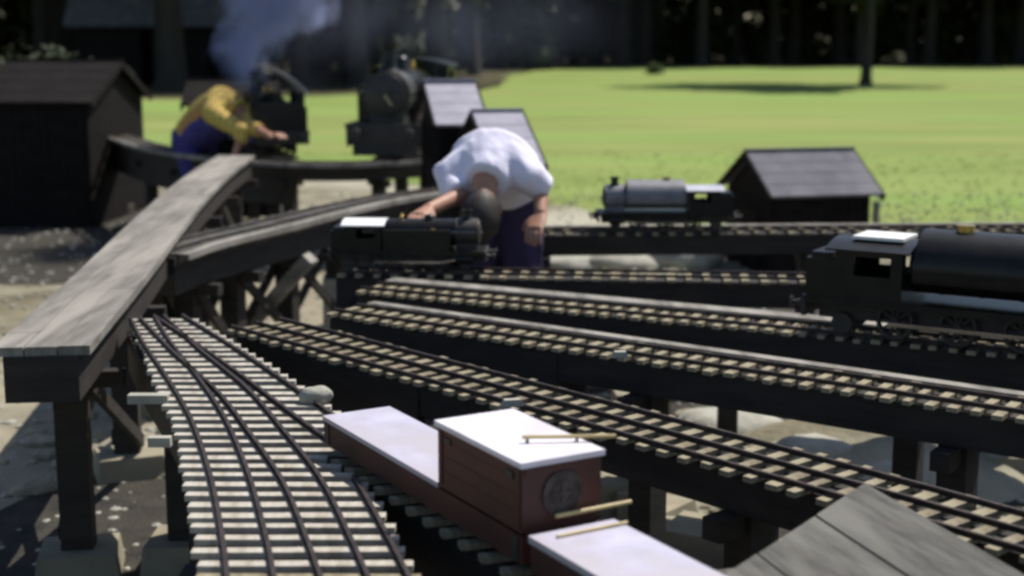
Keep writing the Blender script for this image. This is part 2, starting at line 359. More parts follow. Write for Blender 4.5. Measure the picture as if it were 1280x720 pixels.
def gravel():
    rr = random.Random(12); mb = MB(); base = bmesh.new(); bmesh.ops.create_icosphere(base, subdivisions=1, radius=1)
    vs = [v.co.copy() for v in base.verts]; fs = [[v.index for v in f.verts] for f in base.faces]; base.free(); V = []; F = []
    for _ in range(5200):
        y = 3.2 + 12 * rr.random(); x = rr.uniform(-.48, .48) * y; s = rr.uniform(.006, .02) * (1.6 if rr.random() < .1 else 1)
        i = len(V); a, b, c = rr.uniform(.7, 1.3), rr.uniform(.7, 1.3), rr.uniform(.4, .9)
        V += [(x + v.x * s * a, y + v.y * s * b, .012 + v.z * s * c) for v in vs]; F += [[i + k for k in f] for f in fs]
    me = bpy.data.meshes.new('gravel'); me.from_pydata(V, [], F); me.materials.append(M['stone'])
    return tag(inst('gravel', me), 'loose pale gravel scattered on the yard ground', 'gravel', kind='stuff')
gravel()
def rubble():
    rr = random.Random(31); base = bmesh.new(); bmesh.ops.create_icosphere(base, subdivisions=2, radius=1)
    vs = [v.co.copy() for v in base.verts]; fs = [[v.index for v in f.verts] for f in base.faces]; base.free(); V = []; F = []
    spots = [(.45, 4.7, .45), (.75, 4.5, .35), (1.1, 5.2, .6), (.3, 6.2, .4), (.7, 5.8, .5), (-1.7, 5.6, .5), (-.9, 5.4, .4), (-1.1, 7.6, .5), (-1.6, 12.6, 1.0), (1.3, 7.4, .8), (1.0, 10.2, .9), (-2.6, 7, .8)]
    for _ in range(560):
        cx, cy, sp = rr.choice(spots); x, y = rr.gauss(cx, sp * .6), rr.gauss(cy, sp * .5); s = rr.uniform(.015, .05) * (1.7 if rr.random() < .08 else 1)
        o = Vector((rr.random() * 50, rr.random() * 50, 0)); i = len(V); a, b, c = rr.uniform(.7, 1.4), rr.uniform(.6, 1.1), rr.uniform(.4, .8); ca, sa = math.cos(o.x), math.sin(o.x)
        for v in vs:
            q = v * (1 + .5 * noise.noise(v * 1.1 + o)); q = Vector((round(q.x * 3.2) / 3.2 * .5 + q.x * .5, round(q.y * 3.2) / 3.2 * .5 + q.y * .5, q.z))
            X, Y = q.x * s * a, q.y * s * b; V.append((x + X * ca - Y * sa, y + X * sa + Y * ca, .012 + max(q.z * s * c, -.3 * s) + .2 * s * c))
        F += [[i + k for k in f] for f in fs]
    me = bpy.data.meshes.new('rubble'); me.from_pydata(V, [], F); me.materials.append(M['rubble'])
    return tag(inst('rubble', me), 'broken pale rubble lying under and between the raised bays', 'rubble', kind='stuff')
rubble()

# ------------------------------------------------------------ raised tracks
TZ = .75                                # sleeper top
def raised_track(name, pts, label, rails=(-.075, .0, .07), slen=.20, step=.056, swid=.026, bw=.15, bd=.085, posts=(), z=TZ,
                 smat='sleeper_old', group='raised steaming bay tracks', board=None, railm='rail', sleepers=True, wide=None, top=None, cat='railway track', footm='concrete', skirt=0, braces=False):
    path = spline(pts, 10); loc = Vector((path[0].x, path[0].y, 0))
    t = thing(name, label, cat, loc, 0, group); rr = random.Random(hash(label) % 1000 if False else len(label))
    def mb(): return MB(loc)
    b = mb(); b.ribbon(path, -bw / 2, bw / 2, z - .022 - bd, z - .0125); b.build('beam', M['creosote'], t, bevel=0)
    if sleepers:
        me = MB(); me.box((0, 0, -.006), (swid * .86, slen, .012)); me = me.mesh('sleeper', M[smat], bevel=.0015)
        for p, d in walk(path, step, .02)[:100]:
            a = math.atan2(d.y, d.x) + rr.uniform(-.02, .02)
            inst('sleeper', me, t, p - loc + Vector((rr.uniform(-.004, .004), rr.uniform(-.004, .004), z + rr.uniform(-.0012, .0012))), (0, 0, a + rr.uniform(-.025, .025)), (rr.uniform(.75, 1.12), rr.uniform(.92, 1.06), 1))
        for o in rails:
            r = mb(); r.ribbon(path, o - .006, o + .006, z - .001, z + .0025); r.ribbon(path, o - .0018, o + .0018, z + .002, z + .008); r.ribbon(path, o - .0035, o + .0035, z + .0075, z + .011)
            r.build('rail', M[railm], t)
    if board:
        r = mb(); r.ribbon(path, board[0], board[1], z - .02, z + board[2]); r.build('edge_board', M['weathered' if len(board) < 4 else board[3]], t, bevel=.003)
    if skirt:
        r = mb(); k = max(2, int(len(path) * skirt)); r.ribbon(path[:k], -bw / 2 - .004, -bw / 2 + .02, z - .30, z - .026); r.build('side_panel', M['creosote'], t)
    if top:
        for o0, o1 in top:
            k = 0; N = len(path) - 1; cut = int(N * (.22 + .3 * ((o0 * 37) % 1)))
            while k < N:
                e = min(N, k + cut); seg = [path[q] for q in range(k, e + 1)]
                if len(seg) > 1:
                    dd = (seg[-1] - seg[-2]).normalized() * .006; seg = seg[:-1] + [seg[-1] - dd]
                    r = mb(); j = rr.uniform(-.003, .003); r.ribbon(seg, o0 + j, o1 + j, z - .0125, z + .012 + rr.uniform(-.003, .003)); r.build('plank', M['weathered'], t, bevel=.003)
                k = e; cut = int(N * .34)
    tot = walk(path, .01)
    plist = []
    for f in posts:
        p, d = tot[int(f * (len(tot) - 1))]; a = math.atan2(d.y, d.x); p = p - loc
        pm = MB(); pm.box((p.x, p.y, (z - .03 - bd) / 2 + .03), (.075, .095, z - .03 - bd - .06), a); pm.box((p.x, p.y, z - bd - .05), (.05, bw + .12, .05), a)
        po = pm.build('post', M['creosote'], t, bevel=.003)
        plist.append((p, z - .06 - bd)); fm = MB(); fm.box((p.x, p.y, .045), (.24, .26, .11), a + rr.uniform(-.3, .3), taper=.88); fm.build('footing', M[footm], po, bevel=.008)
    if braces:
        for (a_, za), (b_, zb) in zip(plist, plist[1:]):
            d_ = (b_ - a_).normalized(); n_ = Vector((-d_.y, d_.x, 0)) * .05
            m_ = MB(); m_.bar(Vector((a_.x, a_.y, .14)) + n_, Vector((b_.x, b_.y, zb)) + n_, .045, .022, up=n_); m_.build('brace', M['creosote'], t)
            m_ = MB(); m_.bar(Vector((a_.x, a_.y, za)) - n_, Vector((b_.x, b_.y, .14)) - n_, .045, .022, up=n_); m_.build('brace', M['creosote'], t)
    return t
def line(a, b, ext=0, n=4, sag=0):
    a, b = Vector(a), Vector(b); b = b + (b - a).normalized() * ext
    nrm = Vector((-(b - a).y, (b - a).x, 0)).normalized()
    return [a.lerp(b, k / n) + nrm * sag * math.sin(math.pi * k / n) for k in range(n + 1)]
# steaming bays, nearest first
raised_track('raised_track', line(P(322, 405, TZ), P(1145, 634, TZ), 1.2, sag=.03), 'dark raised bay track nearest the red box trolley, running down to the right', slen=.25, rails=(-.095, -.005, .085), posts=(.03, .3, .55, .8, .97), step=.062, swid=.032, skirt=.28)
raised_track('raised_track', line(P(432, 386, TZ), P(1145, 492, TZ), 1.3, sag=.02), 'second dark raised bay track back from the red box trolley', posts=(.02, .36, .64, .9), slen=.21, board=(.108, .150, .004), rails=(-.055, .055), skirt=.3, swid=.03)
raised_track('raised_track', line(P(462, 358, TZ), P(1145, 424, TZ), 1.3, sag=.02), 'raised bay track under the black engine at the right, with pale grey edge board', posts=(.02, .34, .6, .85), slen=.21, board=(.108, .185, .006), rails=(-.055, .055), skirt=.3, swid=.03)
raised_track('raised_track', line(P(425, 338, TZ), P(1010, 348, TZ), 2.0, sag=.02), 'raised bay track between the bending man and the camera', posts=(.02, .4, .68, .92), slen=.20, rails=(-.055, .055), step=.07, swid=.035, skirt=.3)
raised_track('raised_track', line(P(640, 289, TZ), P(925, 287, TZ), 3.6, sag=.0), 'farthest straight bay track behind the bending man, in front of the low hut', posts=(.03, .3, .55, .8), slen=.2, rails=(-.055, .055), step=.08, swid=.035, board=(.11, .16, .006))
# far curve carrying two engines
raised_track('curved_raised_track', [P(20, 143, TZ), P(130, 165, TZ), P(212, 187, TZ), P(330, 201, TZ), P(420, 204, TZ), P(500, 201, TZ), P(560, 197, TZ), P(625, 190, TZ)],
             'far curved raised track carrying the smoking engine and the round nosed engine', bd=.10, bw=.16, slen=.24, step=.10, swid=.04, posts=(.2, .42, .57, .66, .735, .80, .87, .95), smat='sleeper', board=(-.16, -.13, .01), group='curved approach tracks', z=TZ, skirt=.5)  # side panel added here as a dark strip for the shade below
raised_track('curved_raised_track', [P(610, 231, TZ), P(560, 236, TZ), P(490, 245, TZ), P(420, 259, TZ), P(330, 281, TZ), P(240, 302, TZ), P(190, 318, TZ)],
             'grey curved raised track sweeping left in front of the concrete path', bd=.15, bw=.2, slen=.27, step=.05, swid=.04, posts=(.05, .25, .45, .62, .78, .9), braces=True, smat='board', board=(.12, .165, .006), group='curved approach tracks', rails=(-.055, .055))
tb = raised_track('timber_walkway', [P(296, 196, .8), P(268, 215, .8), P(233, 245, .8), P(190, 290, .8), P(146, 340, .8), P(96, 392, .8), P(50, 440, .8)],
             'broad sunlit grey timber beam sloping across the left of the view', bd=.12, bw=.20, z=.80, sleepers=False, top=((-.13, -.045), (-.043, .043), (.045, .13)), posts=(.03, .2, .36, .5, .64, .78, .94), group=None, cat='timber walkway', braces=True)
# diagonal timbers under the curve
def brace(a, b, w_, label, m='weathered'):
    a, b = Vector(a), Vector(b); loc = Vector((b.x, b.y, 0)); mb = MB(loc); mb.bar(a, b, w_, w_ * .6)
    o = mb.build('timber_prop', M[m], bevel=.003); o.location = loc
    tag(o, label, 'timber prop', 'timber props under the curved track')
a = PD(388, 322, 6.9); b = P(268, 462, .012); brace(a, Vector((b.x, b.y, .03)), .10, 'thick grey diagonal prop leaning beside the pale concrete path')
a = PD(222, 330, 6.3); b = PD(258, 400, 6.2); brace((a.x - .15, a.y, .62), (b.x + .02, b.y, .05), .06, 'thin dark diagonal prop under the left end of the grey curve', 'creosote')

# ------------------------------------------------------------ the fan of points in the foreground
def fan():
    root = Vector((-.6, 3.3, 0)); t = thing('points_fan', 'bright slatted fan of raised track points spreading towards the camera at lower left', 'railway track', root, 0)
    A = [P(178, 398, TZ), P(196, 430, TZ), P(232, 480, TZ), P(262, 530, TZ), P(288, 600, TZ), P(306, 680, TZ), P(313, 725, TZ)]
    B = [P(190, 398, TZ), P(232, 440, TZ), P(290, 490, TZ), P(335, 545, TZ), P(378, 605, TZ), P(412, 680, TZ), P(430, 725, TZ)]
    A = [Vector((p.x, p.y, 0)) for p in A]; B = [Vector((p.x, p.y, 0)) for p in B]
    A.append(A[-1] + (A[-1] - A[-2]).normalized() * .6); B.append(B[-1] + (B[-1] - B[-2]).normalized() * .6)
    pa, pb = spline(A, 10), spline(B, 10)
    # trolley road
    rl = P(405, 520, .83); fl = P(548, 603, .83); d = (fl - rl); d.z = 0; d.normalize(); n = Vector((-d.y, d.x, 0))
    c0 = rl + n * .078; c0.z = 0
    C = [P(212, 398, TZ), P(262, 430, TZ), P(318, 468, TZ)]; C = [Vector((p.x, p.y, 0)) for p in C] + [c0 + d * k for k in (-.12, .15, .5, 1.0, 1.6)]
    pc = spline(C, 10)
    def at_y(path, y):
        for a, b in zip(path, path[1:]):
            if (a.y - y) * (b.y - y) <= 0: return a.x + (b.x - a.x) * (a.y - y) / max(a.y - b.y, 1e-9)
        return path[-1].x
    def left_edge(y):
        pts = [(P(x_, y_, TZ).y, P(x_, y_, TZ).x) for x_, y_ in ((163, 400), (178, 440), (203, 500), (218, 540), (232, 600), (241, 660), (246, 725))]
        if y < pts[-1][0]: return pts[-1][1] + .02 * (pts[-1][0] - y)
        for (y0, x0), (y1, x1) in zip(pts, pts[1:]):
            if y1 <= y <= y0: return x0 + (x1 - x0) * (y0 - y) / (y0 - y1)
        return pts[0][1]
    rr = random.Random(3); y = pa[0].y - .02; me = MB(); me.box((0, 0, -.006), (1, .027, .012)); me = me.mesh('sleeper', M['sleeper'])
    me2 = MB(); me2.box((0, 0, -.006), (1, .028, .012)); me2 = me2.mesh('sleeper', M['sleeper_old'])
    while y > 1.9:
        x0 = left_edge(y) + rr.uniform(-.006, .006); xb = at_y(pb, y) + .075; xc = at_y(pc, y)
        if xc - .10 < xb + .02:
            x1 = xc + .085
            inst('sleeper', me, t, ((x0 + x1) / 2 - root.x, y - root.y, TZ + rr.uniform(-.001, .001)), (0, 0, rr.uniform(-.02, .02)), (x1 - x0, rr.uniform(.8, 1.15), 1))
        else:
            x1 = min(xb + .058, xc - .105) + rr.uniform(-.004, .006)
            inst('sleeper', me if rr.random() > .16 else me2, t, ((x0 + x1) / 2 - root.x, y - root.y, TZ + rr.uniform(-.001, .001)), (0, 0, rr.uniform(-.02, .02)), (x1 - x0, rr.uniform(.8, 1.15), 1))
            inst('sleeper', me2, t, (xc - root.x, y - root.y, TZ), (0, 0, .3), (.19, .9, 1))
        y -= .064 + rr.uniform(-.003, .003)
    for path, off in ((pa, (-.0385, .0385)), (pb, (-.0385, .0385, .105)), (pc, (-.042, .042))):
        for o in off:
            if o == .105:
                path = [q for q in pb if at_y(pc, q.y) - .12 > q.x + .12]
            r = MB(root); r.ribbon(path, o - .006, o + .006, TZ + .0005, TZ + .003); r.ribbon(path, o - .002, o + .002, TZ + .0025, TZ + .008); r.ribbon(path, o - .004, o + .004, TZ + .0075, TZ + .011)
            r.build('rail', M['rail'], t)
    gap_shade = MB(root); ys = [pa[0].y - .02 - .1 * k for k in range(24)]; prev = None
    for yy in ys:
        xr = max(min(at_y(pb, yy) + .115, at_y(pc, yy) - .115), at_y(pc, yy) + .07 if at_y(pc, yy) - .1 < at_y(pb, yy) + .095 else -9)
        cur = [gap_shade.v((left_edge(yy) + .012, yy, TZ - .038)), gap_shade.v((xr, yy, TZ - .038)), gap_shade.v((xr, yy, TZ - .0135)), gap_shade.v((left_edge(yy) + .012, yy, TZ - .0135))]
        if prev:
            for k in range(4): gap_shade.bm.faces.new((prev[k], cur[k], cur[(k + 1) % 4], prev[(k + 1) % 4]))
        else: gap_shade.bm.faces.new(cur)
        prev = cur
    gap_shade.bm.faces.new(prev[::-1]); gap_shade.build('deck', M['creosote'], t)  # dark layer added so the gaps between sleepers look shaded
    for path in (pa, pb, pc):
        r = MB(root); zt = TZ - .040 - .002 * (path is pb) - .004 * (path is pc)
        r.ribbon(path, -.05, -.02, zt - .13, zt); r.ribbon(path, .02, .05, zt - .13, zt); r.build('beam', M['creosote'], t)
    for x, y in ((-1.02, 4.3), (-.78, 3.55), (-.42, 3.6), (-.62, 2.75), (-.2, 2.85), (.02, 2.5), (-.5, 2.1)):
        r = MB(root); r.box((x, y, (TZ - .16) / 2), (.09, .09, TZ - .16)); po = r.build('post', M['creosote'], t, bevel=.004)
        r = MB(root); r.box((x, y, .055), (.24, .24, .11), taper=.9); r.build('footing', M['concrete'], po, bevel=.008)
    # two long timbers stick out on the left to carry the point lever
    for (px, py), L, wd in (((186, 500), .10, .03), ((200, 554), .05, .022)):
        q = P(px, py, TZ); r = MB(root); r.box((q.x, q.y, TZ + .004), (L, wd, .022)); r.build('lever_timber', M['stone'], t, bevel=.003)
    return c0, d, n
c0, td, tn = fan()

# ------------------------------------------------------------ trolleys
def wheelset(r, y, n=20):
    mb = MB()
    for s in (-1, 1):
        mb.lathe((0, s * y, 0), [(0, -.006), (r, -.006), (r, .004), (r + .004, .004), (r + .004, .007), (0, .007)], (0, -s, 0), n)
    mb.tube((0, -y, 0), (0, y, 0), .005)
    return mb.mesh('wheelset', M['iron'], 40)
WS = wheelset(.028, .042)
ang = math.atan2(td.y, td.x)
RZ = TZ + .011
def trolley_base(t, L, W, deckm, z0=.028, zt=None):
    zt = .83 - RZ
    fr = MB(); fr.box((L / 2, W / 2 - .006, zt - .035), (L, .012, .05)); fr.box((L / 2, -W / 2 + .006, zt - .035), (L, .012, .05))
    fr.box((.006, 0, zt - .036), (.012, W - .024, .048)); fr.box((L - .006, 0, zt - .036), (.012, W - .024, .048)); fr.build('frame', M['red'], t, bevel=.002)
    for x in (.10, .19, L - .19, L - .10):
        inst('wheelset', WS, t, (x, 0, .028))
    for x in (.145, L - .145):
        b = MB(); b.box((x, .052, .03), (.14, .006, .022)); b.box((x, -.052, .03), (.14, .006, .022)); b.build('bogie', M['iron'], t, bevel=.002)
def trolley1():
    L, W = .86, .158
    loc = c0.copy(); loc.z = RZ; zt = .83 - RZ
    t = thing('box_trolley', 'dark red riding trolley with low pale deck and tall white topped box', 'trolley', loc, ang)
    trolley_base(t, L, W, 'lavender')
    d = MB(); d.box((.275, 0, zt - .004), (.553, W + .004, .010)); d.build('deck', M['lavender'], t, bevel=.0015)
    bz = .115; b0 = .552
    b = MB(); Lb = L - b0; x = (b0 + L) / 2
    b.box((x, W / 2 - .005, zt + bz / 2 - .005), (Lb, .010, bz)); b.box((x, -W / 2 + .005, zt + bz / 2 - .005), (Lb, .010, bz))
    b.box((b0 + .005, 0, zt + bz / 2 - .005), (.010, W - .02, bz)); b.box((L - .005, 0, zt + bz / 2 - .005), (.010, W - .02, bz)); bx = b.build('box', M['red'], t, bevel=.0015)
    l = MB(); l.box((x, 0, zt + bz), (Lb + .010, W + .010, .010)); ld = l.build('lid', M['white'], t, bevel=.002)
    b = MB()
    for k in (1, 2, 3):
        for s in (-1, 1): b.box((x, s * (W / 2 + .0004), zt + bz * k / 4), (Lb - .02, .0012, .0022))
    for xx in (b0 + .012, L - .012):
        for s in (-1, 1): b.box((xx, s * (W / 2 + .0012), zt + bz / 2 - .002), (.014, .0024, bz - .012))
    b.box((L + .001, 0, zt + bz - .014), (.0024, W - .01, .012)); b.box((L + .001, 0, zt - .001), (.0024, W - .01, .010)); b.build('batten', M['red'], bx)
    for s in (-1, 1):
        for xx, ww in ((.02, .02), (L - .02, .02)):
            k_ = MB(); k_.box((xx, s * (W / 2 + .001), zt - .035), (ww, .003, .046)); k_.build('strap', M['iron'], t)
    for y_ in (-.012, W / 2 - .01):
        k_ = MB(); k_.tube((L - .10 + (y_ + .02) * .42, y_, zt + bz + .003), (L - .10 + (y_ + .02) * .42, y_, zt + bz + .016), .003, n=8); k_.build('rod_bracket', M['iron'], t)
        k_ = MB(); k_.tube((L - .002, y_, zt + .020), (L + .013, y_, zt + .020), .003, n=8); k_.build('rod_bracket', M['iron'], t)
    e = MB(); e.lathe((L + .001, 0, zt + .055), [(0, 0), (.040, 0), (.040, .003), (.034, .003), (.034, .0015), (0, .0015)], (1, 0, 0), 32)
    em = e.build('emblem', M['emblem'], t)
    e = MB(); e.box((L + .004, 0, zt + .055), (.002, .052, .006)); e.box((L + .004, 0, zt + .055), (.0024, .006, .045)); e.lathe((L + .0032, 0, zt + .055), [(.022, 0), (.022, .001), (.017, .001), (.017, 0)], (1, 0, 0), 28); e.build('device', M['emblem'], em)
    r = MB(); r.tube((L - .10, -.02, zt + bz + .016), (L - .03, W / 2 + .05, zt + bz + .014), .0035); r.build('top_rod', M['tan'], t)
    r = MB(); r.tube((L + .012, -.02, zt + .020), (L + .012, W / 2 + .055, zt + .020), .0038); r.build('foot_rod', M['tan'], t)
    r = MB(); r.box((L + .02, 0, zt - .045), (.05, .012, .008)); r.build('coupling', M['iron'], t)
    for s in (-1, 1):
        h = MB(); h.box((b0 + .04, -W / 2 - .0015, zt + .09), (.025, .003, .012)) if s < 0 else h.box((L - .04, -W / 2 - .0015, zt + .09), (.025, .003, .012)); h.build('catch', M['iron'], t)
def trolley2():
    L, W = .70, .165; loc = c0 + td * .895; loc.z = RZ; zt = .83 - RZ
    t = thing('flat_trolley', 'low flat trolley with plain pale top, in front of the box trolley', 'trolley', loc, ang)
    trolley_base(t, L, W, 'lavender')
    d = MB(); d.box((L / 2, 0, zt - .003), (L + .006, W + .006, .012)); d.build('deck', M['lavender'], t, bevel=.002)
    r = MB(); r.tube((.03, -.05, zt + .006), (.03, .09, zt + .006), .003); r.build('top_rod', M['tan'], t)
trolley1(); trolley2()

# ------------------------------------------------------------ locomotives
def wheelmesh(r):
    mb = MB(); mb.lathe((0, 0, 0), [(r * .84, -.008), (r, -.008), (r, .006), (r + .005, .006), (r + .005, .009), (r * .84, .009), (r * .84, -.008)], (0, -1, 0), 28)
    mb.lathe((0, 0, 0), [(0, -.011), (r * .22, -.011), (r * .22, .008), (0, .008)], (0, -1, 0), 14)
    for k in range(10):
        a = k * math.pi / 5; mb.bar((math.cos(a) * r * .18, 0, math.sin(a) * r * .18), (math.cos(a) * r * .87, 0, math.sin(a) * r * .87), .006, .006, up=(0, 1, 0))
    return mb.mesh('wheel', M['iron'], 40)
WH = wheelmesh(.048)
def loco(label, loc, rz, sc=1, boiler='black', roof='black', tank='side', rooftilt=0, chimney=True, tanktop=None, low=False, dome='brass', glint_plate=False, guard=False, group='model steam locomotives'):
    t = thing('model_locomotive', label, 'model locomotive', loc, rz, group, sc)
    f = MB(); f.box((0, .045, .062), (.74, .006, .05)); f.box((0, -.045, .062), (.74, .006, .05)); f.box((.1, 0, .06), (.01, .085, .04)); f.build('frame', M['iron'], t)
    r = MB(); r.box((0, 0, .098), (.78, .235, .008)); r.box((0, .112, .092), (.78, .006, .018)); r.box((0, -.112, .092), (.78, .006, .018)); r.build('running_board', M['black'], t, bevel=.001)
    for x in (-.16, .0, .16):
        for s in (-1, 1):
            inst('wheel', WH, t, (x, s * .064, .048), (0, 0, 0 if s > 0 else math.pi))
    for x in (-.30, .29):
        mb = MB()
        for s in (-1, 1): mb.lathe((x, s * .064, .028), [(0, -.008), (.028, -.008), (.028, .008), (0, .008)], (0, -s, 0), 18)
        mb.tube((x, -.06, .028), (x, .06, .028), .006); mb.build('carrying_wheels', M['iron'], t, 40)
    for s in (-1, 1):
        c = MB(); c.box((0, s * .080, .040), (.35, .005, .010)); c.bar((.16, s * .086, .040), (.27, s * .086, .06), .005, .008); c.build('coupling_rod', M['steel'], t)
        c = MB(); c.tube((.24, s * .09, .062), (.33, s * .09, .062), .026, n=20); c.build('cylinder', M['black'], t, 40)
        b = MB(); b.box((s * .392, 0, .075), (.010, .225, .055)); bb = b.build('buffer_beam', M['iron'], t, bevel=.001)
        for q in (-1, 1):
            h = MB(); h.lathe((s * .397, q * .078, .075), [(0, 0), (.012, 0), (.010, .022), (.006, .022), (.006, .036), (.017, .036), (.016, .041), (0, .042)], (s, 0, 0), 16); h.build('buffer', M['steel'] if False else M['iron'], bb, 40)
    if guard:
        b = MB(); b.box((.386, 0, .034), (.006, .19, .05)); b.box((.335, .112, .062), (.10, .004, .055)); b.box((.335, -.112, .062), (.10, .004, .055)); b.build('front_guard', M['iron'], t)
    bz = .185
    b = MB(); b.tube((-.13, 0, bz), (.235, 0, bz), .068, n=32)
    for x in (-.06, .04, .14, .225): b.lathe((x, 0, bz), [(.068, 0), (.0695, 0), (.0695, .006), (.068, .006)], (1, 0, 0), 32)
    b.build('boiler', M[boiler], t, 40)
    s_ = MB(); s_.tube((.238, 0, bz), (.350, 0, bz), .072, n=32); s_.box((.294, 0, .125), (.11, .10, .05)); s_.build('smokebox', M['iron'] if boiler != 'greypaint' else M['greypaint'], t, 40)
    b = MB()
    for k in range(16):
        a = k * math.pi / 8; b.ball((.3505, math.cos(a) * .0675, bz + math.sin(a) * .0675), .0022, 1)
    for s in (-1, 1):
        for k in range(22): b.ball((-.36 + k * .034, s * .1152, .092), .0018, 1)
        b.path([(.22, s * .070, bz - .02), (.05, s * .073, bz - .015), (-.12, s * .072, bz + .02)], .003, 6)
    b.build('rivets_and_pipes', M['iron'], t)
    d = MB(); d.lathe((.3515, 0, bz), [(.064, 0), (.062, .004), (.045, .010), (.02, .013), (0, .014)], (1, 0, 0), 32); d.box((.366, 0, bz), (.006, .05, .004)); sd_ = d.build('smokebox_door', M['iron'], t, 40)
    d = MB(); d.bar((.372, 0, bz), (.372, .02, bz - .03), .004, .004, (1, 0, 0)); d.build('handle', M['steel'], sd_)
    if chimney:
        c = MB(); hh = .05 if low else .085
        c.lathe((.294, 0, bz + .066), [(.034, 0), (.027, .008), (.021, .02), (.022, hh * .8), (.028, hh * .85), (.028, hh), (.018, hh), (.018, .02)], (0, 0, 1), 24); c.build('chimney', M['black'], t, 40)
    c = MB(); hd = .03 if low else .05; c.lathe((.10, 0, bz + .062), [(.034, 0), (.028, .008), (.026, hd * .7), (.020, hd * .9), (.008, hd), (0, hd + .001)], (0, 0, 1), 24); c.build('dome', M[dome] if not low else M['black'], t, 40)
    c = MB()
    for s in (-1, 1): c.lathe((-.04, s * .014, bz + .064), [(.008, 0), (.008, .02), (.005, .022), (.005, .032), (0, .033)], (0, 0, 1), 12)
    c.build('safety_valve', M['brass'], t, 40)
    if tank == 'side':
        for s in (-1, 1):
            k = MB(); k.box((.045, s * .094, .155), (.34, .040, .105)); kk = k.build('side_tank', M[boiler], t, bevel=.006)
            k = MB(); k.tube((.13, s * .094, .2075), (.13, s * .094, .215), .012, n=14); k.build('filler', M['brass'], kk, 40)
    if tank == 'saddle':
        k = MB(); n = 18; ring = []
        for x in (-.11, .225):
            rg = []
            for i in range(n + 1):
                a = -.35 + (math.pi + .7) * i / n; rg.append((x, math.cos(a) * .108, bz + .004 + math.sin(a) * .096))
            ring.append([k.v(p_) for p_ in rg])
        for i in range(n): k.bm.faces.new((ring[0][i], ring[0][i + 1], ring[1][i + 1], ring[1][i]))
        k.bm.faces.new(ring[0]); k.bm.faces.new(ring[1][::-1]); k.bm.faces.new((ring[0][0], ring[1][0], ring[1][-1], ring[0][-1]))
        kk = k.build('saddle_tank', M[tanktop or boiler], t, 50, bevel=.003)
        k = MB(); k.lathe((-.01, 0, bz + .098), [(.022, 0), (.022, .012), (.024, .012), (.024, .017), (0, .018)], (0, 0, 1), 20); k.build('filler', M['brass'], kk, 40)
    # cab with window holes
    H = .155 if not low else .125; cb = MB(); z0 = .102
    for s in (-1, 1):
        y = s * .110
        cb.box((-.285, y, z0 + H / 2), (.05, .005, H)); cb.box((-.15, y, z0 + H / 2), (.03, .005, H)); cb.box((-.2125, y, z0 + H * .25), (.095, .005, H * .5)); cb.box((-.2125, y, z0 + H * .95), (.095, .005, H * .1))
    for x in (-.137, -.308):
        cb.box((x, 0, z0 + H * .30), (.005, .215, H * .6))
        for yy in (-.095, 0, .095): cb.box((x, yy, z0 + H * .8), (.005, .03, H * .4))
    cbo = cb.build('cab', M['black'], t)
    rf = MB(); n = 10; zz = z0 + H
    top = []; bot = []
    for x in (-.335, -.115):
        tp = []; bt = []
        for i in range(n + 1):
            u = -1 + 2 * i / n; y = u * .122; z = zz + .022 * (1 - u * u)
            tp.append((x, y, z + .005)); bt.append((x, y, z))
        top.append([rf.v(p_) for p_ in tp]); bot.append([rf.v(p_) for p_ in bt])
    for i in range(n):
        rf.bm.faces.new((top[0][i], top[1][i], top[1][i + 1], top[0][i + 1])); rf.bm.faces.new((bot[0][i], bot[0][i + 1], bot[1][i + 1], bot[1][i]))
        for e in (0, 1): rf.bm.faces.new((top[e][i], top[e][i + 1], bot[e][i + 1], bot[e][i]))
    for i in (0, n): rf.bm.faces.new((top[0][i], bot[0][i], bot[1][i], top[1][i]))
    ro = rf.build('cab_roof', M[roof], t, 40)
    if glint_plate:
        h = MB(); h.box((-.215, 0, zz + .030), (.135, .13, .008)); h.build('roof_glint_plate', M['glint'], t, bevel=.002)  # white plate added to stand for the bright glint on the roof
    if rooftilt:
        c = Vector((-.225, -.12, zz)); ro.matrix_local = Matrix.Translation(c) @ Matrix.Rotation(rooftilt, 4, 'X') @ Matrix.Translation(-c)
    bk = MB(); bk.box((-.35, 0, z0 + .05), (.078, .215, .10)); bk.box((-.35, 0, z0 + .105), (.06, .19, .02)); bk.build('bunker', M['black'], t, bevel=.003)
    for s in (-1, 1):
        h = MB(); h.path([(.34, s * .076, bz + .01), (.1, s * .078, bz + .01), (-.12, s * .078, bz + .01)], .0025, 6); h.build('handrail', M['steel'], t)
    return t
def oncurve(px, py, dz=0): 
    q = P(px, py, TZ); return Vector((q.x, q.y, TZ + .011 + dz))
# short spurs behind the far curve
q0 = P(358, 199, TZ); d1 = Vector((-.32, .95, 0)).normalized(); l1e = q0 + d1 * 1.9
raised_track('raised_spur', [q0 + d1 * .12, q0 + d1 * .9, l1e], 'short raised spur under the smoking engine, behind the far curve', bd=.10, slen=.24, step=.1, swid=.04, posts=(.3, .9), rails=(-.1, .1), group='short spurs behind the far curve')
p0 = P(480, 201, TZ); d2 = Vector((.10, .99, 0)).normalized()
raised_track('raised_spur', [p0 + d2 * .12, p0 + d2 * 1.0, p0 + d2 * 2.1], 'short raised spur under the round nosed engine, behind the far curve', bd=.10, slen=.24, step=.1, swid=.04, posts=(.3, .9), rails=(-.1, .1), group='short spurs behind the far curve')
def onz(p, k=.011): return Vector((p.x, p.y, TZ + k))
loco('black engine sending up blue smoke, its pale cab roof tilted open', onz(q0 + d1 * .86), math.atan2(d1.y, d1.x), 1.8, roof='roofsilver', rooftilt=R(30), dome='black')
loco('big black engine seen nose on, round smokebox facing the camera', onz(p0 + d2 * 1.0), math.atan2(-d2.y, -d2.x), 2.5, dome='black', guard=True)
